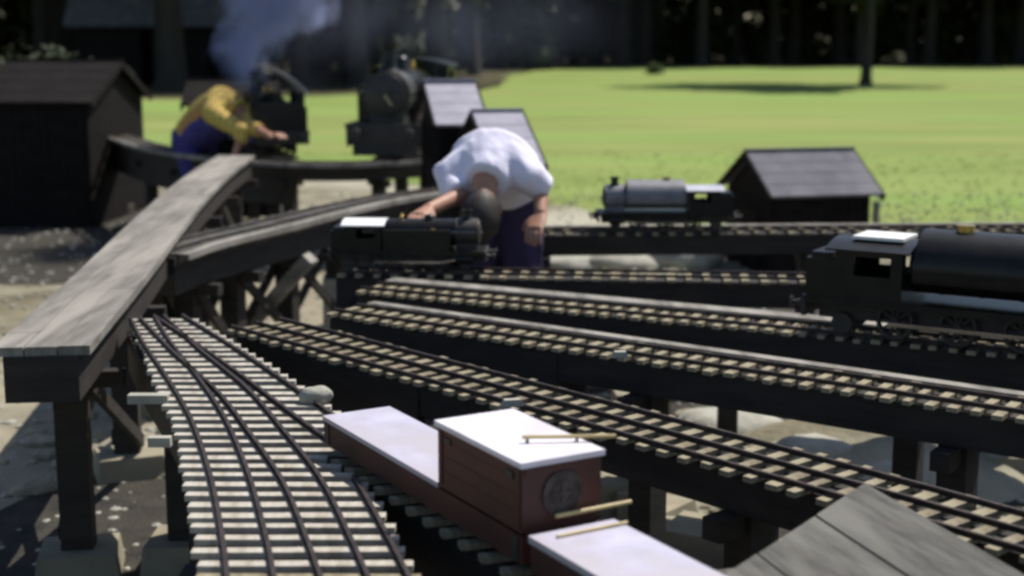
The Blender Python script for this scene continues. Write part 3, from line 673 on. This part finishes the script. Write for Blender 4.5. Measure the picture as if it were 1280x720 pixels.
# by the bending man
q = P(513, 338, TZ); loco('small dark engine with the glint on its cab roof coloured white, left of the bending man', (q.x, q.y, TZ + .011), R(-3), .76, roof='glint', low=True)
q = P(830, 288, TZ); loco('grey engine with two pale glinting tops, left of the low hut', (q.x, q.y, TZ + .011), R(180), .80, boiler='greypaint', roof='roofsilver', tank='saddle', tanktop='greypaint', low=True)
q = P(1204, 431, TZ); q2 = P(1000, 409, TZ); an = math.atan2(q.y - q2.y, q.x - q2.x)
loco('large black saddle tank engine with a roof glint put in as a white plate, right end of the bays', (q.x, q.y, TZ + .011), an, 1.15, tank='saddle', low=True, roof='black', glint_plate=True)

# ------------------------------------------------------------ huts
def hut(label, apexL, apexR, eaveR, ridge_z, D, rz, Ls, Wd, Hw, Hr, roofm='felt', post=True):
    """local x along the ridge, y across; loc = ground point under the left end of the ridge"""
    t = thing('wooden_hut', label, 'hut', (apexL[0], apexL[1], 0), rz, 'low wooden huts beside the tracks')
    w_ = MB(); x0, x1 = .05, Ls - .07; y = Wd / 2 - .07; n = 14
    for (a, b) in (((x0, -y), (x1, -y)), ((x1, y), (x0, y))):
        w_.bar((a[0], a[1], Hw / 2), (b[0], b[1], Hw / 2), .02, Hw)
    for x in (x0, x1):
        pts = [(-y, 0), (y, 0), (y, Hw), (0, Hw + Hr * .88), (-y, Hw)]
        a = [w_.v((x - .011, p_[0], p_[1])) for p_ in pts]; b = [w_.v((x + .011, p_[0], p_[1])) for p_ in pts]
        w_.bm.faces.new(a); w_.bm.faces.new(b[::-1])
        for k in range(5): w_.bm.faces.new((a[k], b[k], b[(k + 1) % 5], a[(k + 1) % 5]))
    for k in range(12):
        xx = x0 + .03 + k * (x1 - x0 - .06) / 11; w_.box((xx, -y - .012, Hw / 2), (.012, .006, Hw - .02))
    for k in range(9):
        yy = -y + .03 + k * (2 * y - .06) / 8; w_.box((x0 - .014, yy, Hw / 2), (.006, .012, Hw - .02))
    w_.build('wall', M['darkwood'], t)
    for s in (-1, 1):
        r = MB(); a = Vector((Ls / 2, 0, Hw + Hr)); e = Vector((Ls / 2, s * Wd / 2, Hw - .02 * 0)); mid = (a + e) / 2; dv = (e - a)
        xax = Vector((1, 0, 0)); yax = dv.normalized(); zax = xax.cross(yax)
        Lr = dv.length; r.box(mid + Vector((0, 0, .012)), (Ls, Lr, .022), M=Matrix((xax, yax, zax)).transposed())
        for q_ in (.28, .52, .76):
            pp = a.lerp(e, q_) + Vector((0, 0, .025)); r.box(pp, (Ls + .004, .012, .004), M=Matrix((xax, yax, zax)).transposed())
        r.build('roof_slope', M[roofm], t, bevel=.003)
        for x in (-.008, Ls + .008):
            f = MB(); f.bar((x, 0, Hw + Hr - .01), (x, s * Wd / 2, Hw - .01), .016, .055, up=(0, 0, 1)); f.build('barge_board', M['darkwood'], t)
    r = MB(); r.bar((-.01, 0, Hw + Hr + .028), (Ls + .01, 0, Hw + Hr + .028), .05, .014); r.build('ridge_cap', M[roofm], t, bevel=.003)
    d = MB(); d.box((x0 - .016, 0, Hw * .42), (.012, y * .9, Hw * .75)); dd = d.build('door', M['darkwood'], t, bevel=.002); 
    d = MB(); d.box((x0 - .026, y * .33, Hw * .42), (.01, .02, .05)); d.build('handle', M['iron'], dd)
    if post:
        d = MB(); d.box((Ls - .03, -Wd / 2 + .03, Hw / 2 - .02), (.035, .035, Hw - .04)); d.build('corner_post', M['weathered'], t)
    return t
def hut_at(label, D, ridgeL, ridgeR, eaveR_px, roofm, Wd, Hr, rz, post=False):
    a = PD(ridgeL[0], ridgeL[1], D); # ridge left
    # ridge length from the right end on the rotated axis
    dirv = Vector((math.cos(rz), math.sin(rz), 0)); u = (ridgeR[0] - 640) / FPX
    # find s so that the point projects on ridgeR x (depth ~ t)
    best = min((abs((lambda q: q.x / (q.y * math.cos(PITCH) - (q.z - CAMZ) * math.sin(PITCH)))(a + dirv * (k * .01)) - u), k * .01) for k in range(5, 400))
    hut(label, a, None, None, a.z, D, rz, best[1], Wd, a.z - .03 - Hr, Hr, roofm, post)
hut_at('dark low hut with grey felt roof on the lawn edge at the right', 10.2, (932, 187), (1066, 187), None, 'felt', .98, .27, R(13), True)
hut_at('dark hut with grey felt roof directly right of the round nosed engine', 9.6, (530, 100), (592, 104), None, 'feltlit', .78, .26, R(14))
hut_at('hut whose grey roof, coloured as if lit, shows just behind the bending man', 8.9, (590, 137), (652, 139), None, 'feltlit', 1.30, .28, R(12))

hut_at('long dark hut left of the smoke, behind the far curved track', 13.2, (10, 74), (150, 76), None, 'darkwood', 1.6, .34, R(-4))
hut_at('low dark hut directly behind the man in yellow', 12.9, (236, 98), (345, 100), None, 'darkwood', .9, .2, R(4))
# barn in the background
def barn():
    c = P(200, 108, 0); t = thing('timber_barn', 'dark timber barn with grey sloping roof at the wood edge, beside the smoke', 'barn', (c.x, c.y, 0), R(6))
    W_, Dp, H = 5.2, 3.4, 2.05; w_ = MB()
    w_.box((0, Dp / 2, H / 2), (W_, .08, H)); w_.box((-W_ / 2 + .04, Dp / 4, H / 2), (.08, Dp / 2 - .1, H)); w_.box((W_ / 2 - .04, Dp / 4, H / 2), (.08, Dp / 2 - .1, H)); w_.box((0, 0, H - .12), (W_ - .2, .1, .24)); w_.box((-W_ * .3, 0, (H - .25) / 2), (W_ * .38, .08, H - .25)); w_.build('wall', M['darkwood'], t)
    for x in (-W_ / 2 + .08, -.1, W_ / 2 - .08):
        p_ = MB(); p_.box((x, -.08, H / 2), (.14, .05, H)); p_.build('post', M['darkwood'], t)
    for s, y0, y1 in ((0, -.45, Dp / 4), (1, Dp / 2 + .45, Dp / 4)):
        r = MB(); r.bar((0, y0, H - .08), (0, y1, H + .98), W_ + .7, .06, up=(0, 0, 1)); r.build('roof_slope', M['felt'], t)
    d = MB(); d.box((W_ * .2, -.07, .9), (1.1, .05, 1.75)); dd = d.build('door', M['darkwood'], t); d = MB(); d.box((W_ * .2 + .45, -.12, .95), (.04, .04, .18)); d.build('handle', M['iron'], dd)
barn()

# ------------------------------------------------------------ loose things
def stone(px, py, z, r, label, sc=(1, .8, .6), m='stone', seed=1, name='pale_stone', cat='stone', base=0):
    q = P(px, py, z); b = bmesh.new(); bmesh.ops.create_icosphere(b, subdivisions=3, radius=1)
    for v in b.verts:
        v.co *= 1 + .28 * noise.noise(v.co * 1.3 + Vector((seed * 7, 0, 0))) + .08 * noise.noise(v.co * 4 + Vector((0, seed * 5, 0)))
        v.co = Vector((v.co.x * r * sc[0], v.co.y * r * sc[1], v.co.z * r * sc[2]))
        if v.co.z < -.45 * r * sc[2]: v.co.z = -.45 * r * sc[2]
        v.co.z += .45 * r * sc[2]
    me = bpy.data.meshes.new(name); b.to_mesh(me); b.free(); me.materials.append(M[m])
    for p_ in me.polygons: p_.use_smooth = True
    o = inst(name, me, None, (q.x, q.y, base)); tag(o, label, cat, 'stones lying among the tracks'); return o
def block(px, py, size, rz, label, m='concrete', name='concrete_block'):
    q = P(px, py, .008); mb = MB(); mb.box((0, 0, size[2] / 2), size, taper=.93)
    for v in mb.bm.verts: v.co += Vector((random.uniform(-1, 1), random.uniform(-1, 1), 0)) * .008
    o = mb.build(name, M[m], bevel=.010); o.location = (q.x, q.y, .009); o.rotation_euler = (0, 0, rz)
    tag(o, label, 'concrete block', 'concrete blocks under the bays'); return o
stone(855, 334, 0, .30, 'pale boulder seen under the farthest bay beam', seed=2)
stone(770, 337, 0, .24, 'low pale stone left of the boulder, under the farthest bay beam', (1.3, .8, .4), seed=3)
stone(725, 338, 0, .20, 'leftmost low pale stone under the farthest bay beam', (1.3, .8, .4), seed=4)
stone(905, 560, 0, .20, 'broad pale rock behind the nearest bay, left of the earth mound', (1.3, .9, .6), seed=11)
stone(1010, 600, 0, .17, 'angular pale rock on the near slope of the earth mound', (1.2, .9, .7), seed=12)
stone(1110, 612, 0, .16, 'pale rock at the right foot of the earth mound', (1.4, .9, .6), seed=13)
stone(845, 690, 0, .11, 'small tan rock between the two upright blocks and the board table', (1.2, .9, .7), seed=14, m='rubble')
stone(655, 482, 0, .24, 'long low pale rock seen above the middle of the nearest bay', (1.9, .8, .35), seed=15)
block(758, 665, (.17, .16, .19), .3, 'upright pale concrete block just right of the box trolley')
block(802, 672, (.15, .15, .17), -.2, 'pale concrete block leaning right beside the upright one')
block(893, 705, (.32, .22, .12), -.5, 'wide low concrete block left of the grey board table')
block(915, 556, (.34, .26, .12), .1, 'pale block on the ground between the two nearest bays')
block(800, 528, (.24, .2, .14), .0, 'small pale block on the ground under the second bay')
block(420, 428, (.12, .2, .36), .1, 'cream block standing at the left end of the second bay', 'stone')
block(1137, 452, (.2, .2, .30), .1, 'pale block under the large black engine at the right edge')
def mound():
    mb = MB(); nx, ny = 34, 20; a = P(1075, 585, 0); vs = []
    for i in range(nx + 1):
        row = []
        for j in range(ny + 1):
            u, v = -1 + 2 * i / nx, -1 + 2 * j / ny; h = max(0, 1 - u * u - v * v) ** .7
            h = h ** 1.8 * (.20 + .07 * noise.noise(Vector((u * 2, v * 2, 3)))) + .012 * noise.noise(Vector((u * 9, v * 9, 1))) * (h > 0)
            row.append(mb.v((u * .72, v * .5, h - .003)))
        vs.append(row)
    for i in range(nx):
        for j in range(ny): mb.bm.faces.new((vs[i][j], vs[i + 1][j], vs[i + 1][j + 1], vs[i][j + 1]))
    o = mb.build('earth_mound', M['yard'], smooth=60); o.location = (a.x, a.y, .009); o.rotation_euler = (0, 0, -.2); tag(o, kind='structure')
mound()
# little loose pieces on the tracks
def chip(px, py, size, rz, label, m='stone', z=TZ + .02):
    q = P(px, py, z); mb = MB(); mb.box((0, 0, size[2] / 2), size, taper=.7); o = mb.build('wooden_wedge', M[m], bevel=.002); o.location = (q.x, q.y, z); o.rotation_euler = (0, 0, rz)
    tag(o, label, 'wedge', 'pale wedges lying on the tracks')
chip(640, 507, (.055, .025, .016), .2, 'pale wedge on the front edge of the nearest bay')
chip(775, 446, (.045, .03, .016), .1, 'pale wedge on the second bay track')
def lamp_cone():
    stone(396, 503, TZ, .040, 'small pale lump of stone resting on the sleepers behind the box trolley', (1, .8, .75), seed=21, base=TZ + .001)
# grey board table in the right foreground
def table():
    z = .80; A = P(1082, 603, z); B = P(900, 722, z); Cc = P(1150, 642, z)
    e = Vector((B.x - A.x, B.y - A.y, 0)).normalized(); n = Vector((Cc.x - A.x, Cc.y - A.y, 0)).normalized()   # e towards the camera, n along the boards
    Sm = P(1027, 649, z); g1 = Vector((Sm.x - A.x, Sm.y - A.y, 0)); s_ = Vector((-n.y, n.x, 0))
    if s_.dot(e) < 0: s_ = -s_
    W1 = abs(g1.dot(s_)); rz = math.atan2(n.y, n.x); t = thing('board_table', 'weathered grey board table corner in the right foreground', 'table', (A.x, A.y, 0), rz)
    sg = 1 if Vector((-n.y, n.x, 0)).dot(e) > 0 else -1; L = 1.1; shear = e.dot(n) / abs(e.dot(s_))
    for k in range(5):
        b = MB(); y0, y1 = W1 * k + .003, W1 * (k + 1) - .003
        pts = [(y0 * shear, sg * y0), (L, sg * y0), (L, sg * y1), (y1 * shear, sg * y1)]
        b.prism(pts if sg > 0 else pts[::-1], z - .03, z - .001 * (k % 2)); b.build('plank', M['board'], t, bevel=.003)
    for x in (.30, L - .15):
        b = MB(); b.box((x, sg * W1 * 2.5, z - .052), (.06, W1 * 5 - .04, .04)); b.build('crosspiece', M['board'], t)
        for y in (.08, W1 * 5 - .06):
            b = MB(); b.box((x, sg * y, (z - .072) / 2), (.06, .05, z - .072)); b.build('leg', M['board'], t, bevel=.003)
table()

# ------------------------------------------------------------ people
def remesh(mb, vox, name, m, parent, smooth_iter=3, wrinkle=0, wsc=9):
    bmesh.ops.recalc_face_normals(mb.bm, faces=mb.bm.faces)
    me = bpy.data.meshes.new('tmp'); mb.bm.to_mesh(me); mb.bm.free(); o = bpy.data.objects.new('tmp', me); COL.objects.link(o)
    r = o.modifiers.new('r', 'REMESH'); r.mode = 'VOXEL'; r.voxel_size = vox; r.use_smooth_shade = True
    s = o.modifiers.new('s', 'SMOOTH'); s.iterations = smooth_iter; s.factor = .5
    dg = bpy.context.evaluated_depsgraph_get(); nm = bpy.data.meshes.new_from_object(o.evaluated_get(dg)); bpy.data.objects.remove(o)
    if wrinkle:
        nn = [v.normal.copy() for v in nm.vertices]
        for v, n_ in zip(nm.vertices, nn):
            p_ = v.co; k = 1 - abs(noise.noise(Vector((p_.x * wsc, p_.y * wsc, p_.z * wsc * .45)))) * 2.2
            k2 = 1 - abs(noise.noise(Vector((p_.x * wsc * 2.3 + 9, p_.y * wsc * 2.3, p_.z * wsc * .8)))) * 2.5
            v.co += n_ * wrinkle * (k * .8 + k2 * .45 - .3)
    nm.materials.clear(); nm.materials.append(m)
    for p_ in nm.polygons: p_.use_smooth = True
    ob = inst(name, nm, parent); return ob
def person(label, loc, rz, J, shirt, trousers, hat=None, sleeve=.5):
    """J: joints in a frame where the body faces +x, left is +y"""
    t = thing('person', label, 'person', loc, rz); V_ = {k: Vector(v) for k, v in J.items()}
    hd, ne, ch, sp, pe = V_['head'], V_['neck'], V_['chest'], V_['spine'], V_['pelvis']
    up = (hd - ne).normalized(); side = Vector((0, 1, 0)); side = (side - up * side.dot(up)).normalized(); fw = side.cross(up)
    hr = Matrix((fw, side, up)).transposed()
    b = MB()
    b.ball(hd, .1, 3, (.97, .76, 1.18), hr); b.ball(hd + fw * .035 - up * .065, .06, 2, (.95, .85, .8), hr)
    b.ball(hd + fw * .102 - up * .018, .016, 2, (1, .8, 1.5), hr); b.ball(hd + fw * .085 - up * .062, .017, 2, (.7, 1.5, .5), hr)
    b.ball(hd + fw * .075 + up * .028, .05, 2, (.5, 1.1, .3), hr)
    for s in (-1, 1): b.ball(hd + side * s * .078 - up * .01, .024, 2, (.7, .4, 1.25), hr)
    b.path([ch + (ne - ch) * .4, ne, hd - up * .06], [.07, .056, .055], 14)
    b.path([pe, sp, ch, ch + (ne - ch) * .5], [(.13, .09), (.125, .09), (.14, .10), (.08, .07)], 16, side=side)
    for s, k in ((1, 'l'), (-1, 'r')):
        sh, el, wr = V_['sh' + k], V_['el' + k], V_['wr' + k]
        b.path([ch + Vector((0, s * .05, 0)), sh, el, wr], [.06, .048, .038, .026], 12)
        hv = V_['hand' + k] - wr; hv.normalize(); pn = (Vector((0, 0, 1)) - hv * hv.z); pn = pn.normalized() if pn.length > .2 else Vector((1, 0, 0)); ps = hv.cross(pn).normalized()
        b.path([wr - hv * .01, wr + hv * .04, wr + hv * .09], [(.026, .02), (.038, .016), (.040, .014)], 12, side=ps)
        for i, L in enumerate((.062, .074, .078, .066)):
            o_ = (i - 1.5) * .0205 * s * -1; r0 = wr + hv * .082 + ps * o_
            b.path([r0, r0 + hv * L * .42 - pn * .006, r0 + hv * L * .74 - pn * .022, r0 + hv * L * .86 - pn * .040], [.0092, .0088, .0082, .007], 8)
        th = wr + hv * .025 + ps * s * .028
        b.path([th, th + hv * .03 + ps * s * .022 - pn * .006, th + hv * .058 + ps * s * .03 - pn * .02], [.0125, .011, .009], 8)
        b.path([pe + Vector((0, s * .06, 0)), V_['hip' + k], V_['kn' + k], V_['an' + k]], [.09, .085, .055, .038], 12)
    body = remesh(b, .0048, 'body', M['skin'], t, 2)
    e = MB()
    for s in (-1, 1): e.ball(hd + fw * .088 + side * s * .031 + up * .008, .0115, 2)
    e.build('eyes', M['glint'], body, 60)
    # shirt
    b = MB(); m1 = pe.lerp(sp, .15)
    b.path([m1, sp, ch, ch.lerp(ne, .62), ne], [(.175, .125), (.185, .14), (.185, .150), (.110, .105), (.092, .088)], 24, side=side)
    for s, k in ((1, 'l'), (-1, 'r')):
        sh, el = V_['sh' + k], V_['el' + k]; en = sh.lerp(el, sleeve * 1.6 if sleeve < 1 else 1)
        pts = [ch + Vector((0, s * .06, .02)), sh, sh.lerp(en, .6), en]; rad = [.095, .072, .064, .068]
        if sleeve >= 1: pts.append(el.lerp(V_['wr' + k], .45)); rad = [.10, .082, .07, .062, .052]
        b.path(pts, rad, 16)
    remesh(b, .009, 'shirt', M[shirt], t, 7, .0055, 9)
    b = MB()
    b.path([pe.lerp(sp, .35), pe, pe + Vector((0, 0, -.08))], [(.16, .115), (.175, .125), (.15, .12)], 24, side=side)
    for s, k in ((1, 'l'), (-1, 'r')):
        hp, kn, an = V_['hip' + k], V_['kn' + k], V_['an' + k]
        b.path([pe + Vector((0, s * .05, 0)), hp, kn, an.lerp(kn, .1)], [.105, .108, .078, .066], 16)
    remesh(b, .012, 'trousers', M[trousers], t, 4, .008, 7)
    for s, k in ((1, 'l'), (-1, 'r')):
        an = V_['an' + k]; b = MB(); b.path([(an.x - .07, an.y, .045), (an.x, an.y, .06), (an.x + .1, an.y, .04), (an.x + .17, an.y, .032)], [(.035, .04), (.042, .055), (.045, .036), (.032, .026)], 14, side=(0, 1, 0))
        b.build('shoe', M['leather'], t, 60)
    b = MB(); b.ball(hd - fw * .014 + up * .022, .104, 3, (.98, .80, 1.12), hr)
    for v in list(b.bm.verts):
        q_ = v.co - hd
        if q_.dot(fw) > .05 and q_.dot(up) < .05 or q_.dot(up) < -.10: b.bm.verts.remove(v)
    for v in b.bm.verts: v.co += (v.co - hd).normalized() * (.007 * noise.noise(v.co * 38) + .004)
    b.build('hair', M['hair'], body, 60)
    if hat:
        b = MB(); dz = Vector((.03, -.015, -.075)); b.path([pe + dz * .6, sp + dz * 1.1, ch + dz * 1.1, ch.lerp(ne, .5) + dz * 1.0], [(.165, .12), (.175, .135), (.165, .14), (.11, .10)], 24, side=side); remesh(b, .011, 'bib', M[trousers], t, 4, .006, 8)
        b = MB(); b.ball(hd - fw * .012 + up * .045, .112, 3, (.98, .84, .85), hr)
        for v in list(b.bm.verts):
            if (v.co - hd).dot(up) < .03: b.bm.verts.remove(v)
        a0 = [hd + up * .035 + fw * (.085 + .07 * math.cos(a_)) + side * .072 * math.sin(a_) for a_ in [R(q_) for q_ in range(-90, 91, 15)]]
        lo_ = [b.v(p_) for p_ in a0]; hi_ = [b.v(p_ + up * .006) for p_ in a0]; b.bm.faces.new(lo_); b.bm.faces.new(hi_[::-1])
        for i in range(len(lo_) - 1): b.bm.faces.new((lo_[i], lo_[i + 1], hi_[i + 1], hi_[i]))
        b.build('cap', M[hat], t, 60)
    return t
# bending man in the white shirt, facing the camera between the last two bays
px0 = PD(628, 260, 6.42)
wl = PD(538, 262, 6.02); 
def tolocal(v, loc, rz): return Matrix.Rotation(-rz, 3, 'Z') @ (Vector(v) - Vector(loc))
loc = Vector((px0.x, 6.46, 0)); rz = R(-98)
J = dict(head=(.47, -.02, .925), neck=(.43, -.01, 1.045), chest=(.30, 0, 1.115), spine=(.14, 0, 1.085), pelvis=(.0, 0, .955),
         shl=(.36, .185, 1.05), ell=(.36, .27, .86), shr=(.36, -.19, 1.05),
         hipl=(.0, .09, .90), hipr=(.0, -.09, .90), knl=(.05, .10, .48), knr=(.04, -.11, .48), anl=(0, .11, .07), anr=(.0, -.12, .07))
J['wrl'] = (.47, .20, .84); J['handl'] = (.56, .15, .80)
q = tolocal(PD(575, 245, 6.05), loc, rz); J['elr'] = tuple(q); q = tolocal(PD(535, 262, 5.85), loc, rz); J['wrr'] = tuple(q); q = tolocal(PD(515, 274, 5.72), loc, rz); J['handr'] = tuple(q)
J['ell'] = tuple(tolocal(PD(676, 234, 6.12), loc, rz)); J['wrl'] = tuple(tolocal(PD(676, 268, 6.0), loc, rz)); J['handl'] = tuple(tolocal(PD(664, 296, 5.9), loc, rz))
person('man in a white short sleeved shirt and dark trousers, bent over a small engine', loc, rz, J, 'shirtwhite', 'navy', None, .58)
# man in yellow plaid, crouched behind the far curve
loc = Vector((PD(250, 160, 10.95).x - .0, 11.2, 0)); rz = R(-30)
J = dict(head=(.37, .0, .965), neck=(.33, 0, 1.08), chest=(.18, 0, 1.13), spine=(.0, 0, 1.04), pelvis=(-.17, 0, .88),
         shl=(.24, .20, 1.07), shr=(.24, -.20, 1.07), hipl=(-.15, .09, .84), hipr=(-.15, -.09, .84), knl=(-.02, .12, .46), knr=(.0, -.12, .46), anl=(-.08, .12, .07), anr=(-.06, -.13, .07))
J['elr'] = tuple(tolocal(PD(304, 165, 10.75), loc, rz)); J['wrr'] = tuple(tolocal(PD(294, 192, 10.72), loc, rz)); J['handr'] = tuple(tolocal(PD(288, 204, 10.70), loc, rz))
J['ell'] = tuple(tolocal(PD(312, 158, 10.85), loc, rz)); J['wrl'] = tuple(tolocal(PD(338, 170, 10.6), loc, rz)); J['handl'] = tuple(tolocal(PD(356, 167, 10.5), loc, rz))
person('man in a yellow plaid shirt and blue dungarees, leaning right over the far curve', loc, rz, J, 'plaid', 'denim', 'cap', 1.0)

# ------------------------------------------------------------ smoke
def smoke(name, label, a, b, r0, r1, dens, color, sc, seed=0, lo=.35, hi=.75):
    """tapering plume between two points; density falls off from its axis"""
    a, b = Vector(a), Vector(b); mb = MB(); H = (b - a).length
    mb.path([(0, 0, 0), (0, 0, H)], [r0 * 1.05, r1 * 1.05], 24); o = mb.build(name, None)
    o.location = a; o.rotation_euler = (b - a).to_track_quat('Z', 'Y').to_euler()
    m = bpy.data.materials.new(name); m.use_nodes = True; n = m.node_tree.nodes; l = m.node_tree.links; n.clear()
    out = n.new('ShaderNodeOutputMaterial'); pv = n.new('ShaderNodeVolumePrincipled'); l.new(pv.outputs[0], out.inputs['Volume'])
    pv.inputs['Color'].default_value = (*color, 1); pv.inputs['Anisotropy'].default_value = .2
    tc = n.new('ShaderNodeTexCoord'); sx = n.new('ShaderNodeSeparateXYZ'); l.new(tc.outputs['Object'], sx.inputs[0])
    def mth(op, x, y=None, cl=False):
        q_ = n.new('ShaderNodeMath'); q_.operation = op; q_.use_clamp = cl
        for i, val in enumerate((x, y)):
            if val is None: continue
            if isinstance(val, (int, float)): q_.inputs[i].default_value = val
            else: l.new(val, q_.inputs[i])
        return q_.outputs[0]
    rad = mth('SQRT', mth('ADD', mth('MULTIPLY', sx.outputs[0], sx.outputs[0]), mth('MULTIPLY', sx.outputs[1], sx.outputs[1])))
    rr = mth('ADD', r0, mth('MULTIPLY', sx.outputs[2], (r1 - r0) / H))
    nb = n.new('ShaderNodeTexNoise'); nb.inputs['Scale'].default_value = sc * .8; nb.inputs['Detail'].default_value = 3; l.new(tc.outputs['Object'], nb.inputs['Vector'])
    rn = mth('MULTIPLY', rr, mth('ADD', .05, mth('MULTIPLY', nb.outputs[0], 1.45)))
    fall = mth('SUBTRACT', 1, mth('DIVIDE', rad, rn), True)
    tn_ = n.new('ShaderNodeTexNoise'); tn_.inputs['Scale'].default_value = sc; tn_.inputs['Detail'].default_value = 4; tn_.inputs['Distortion'].default_value = .6; l.new(tc.outputs['Object'], tn_.inputs['Vector'])
    mr = n.new('ShaderNodeMapRange'); mr.inputs[1].default_value = lo; mr.inputs[2].default_value = hi; l.new(tn_.outputs[0], mr.inputs[0])
    ends = mth('MULTIPLY', mth('MULTIPLY', mth('SUBTRACT', H, sx.outputs[2]), 2.0 / H, True), mth('MULTIPLY', sx.outputs[2], 8.0 / H, True))
    dd = mth('MULTIPLY', mth('MULTIPLY', mth('POWER', fall, 1.0), mr.outputs[0]), mth('MULTIPLY', ends, dens))
    # thins as it widens
    dd = mth('DIVIDE', dd, mth('DIVIDE', rr, r0)) if r0 < .2 else dd
    l.new(dd, pv.inputs['Density']); o.data.materials.append(m)
    return tag(o, label, 'smoke', kind='stuff')
s0 = PD(296, 112, 11.9); s1 = PD(395, -190, 12.3)
smoke('smoke', 'blue white smoke rising from the engine behind the man in yellow', s0, s1, .20, 1.35, 24, (.58, .64, 1.0), 3.0, lo=.36, hi=.70)
s0 = PD(330, 30, 13.5); s1 = PD(820, 20, 15.5)
smoke('drifting_smoke', 'thin blue smoke drifting in front of the dark wood', s0, s1, .9, .8, .19, (.6, .65, 1.0), 1.1, lo=.3, hi=.75)
lamp_cone()
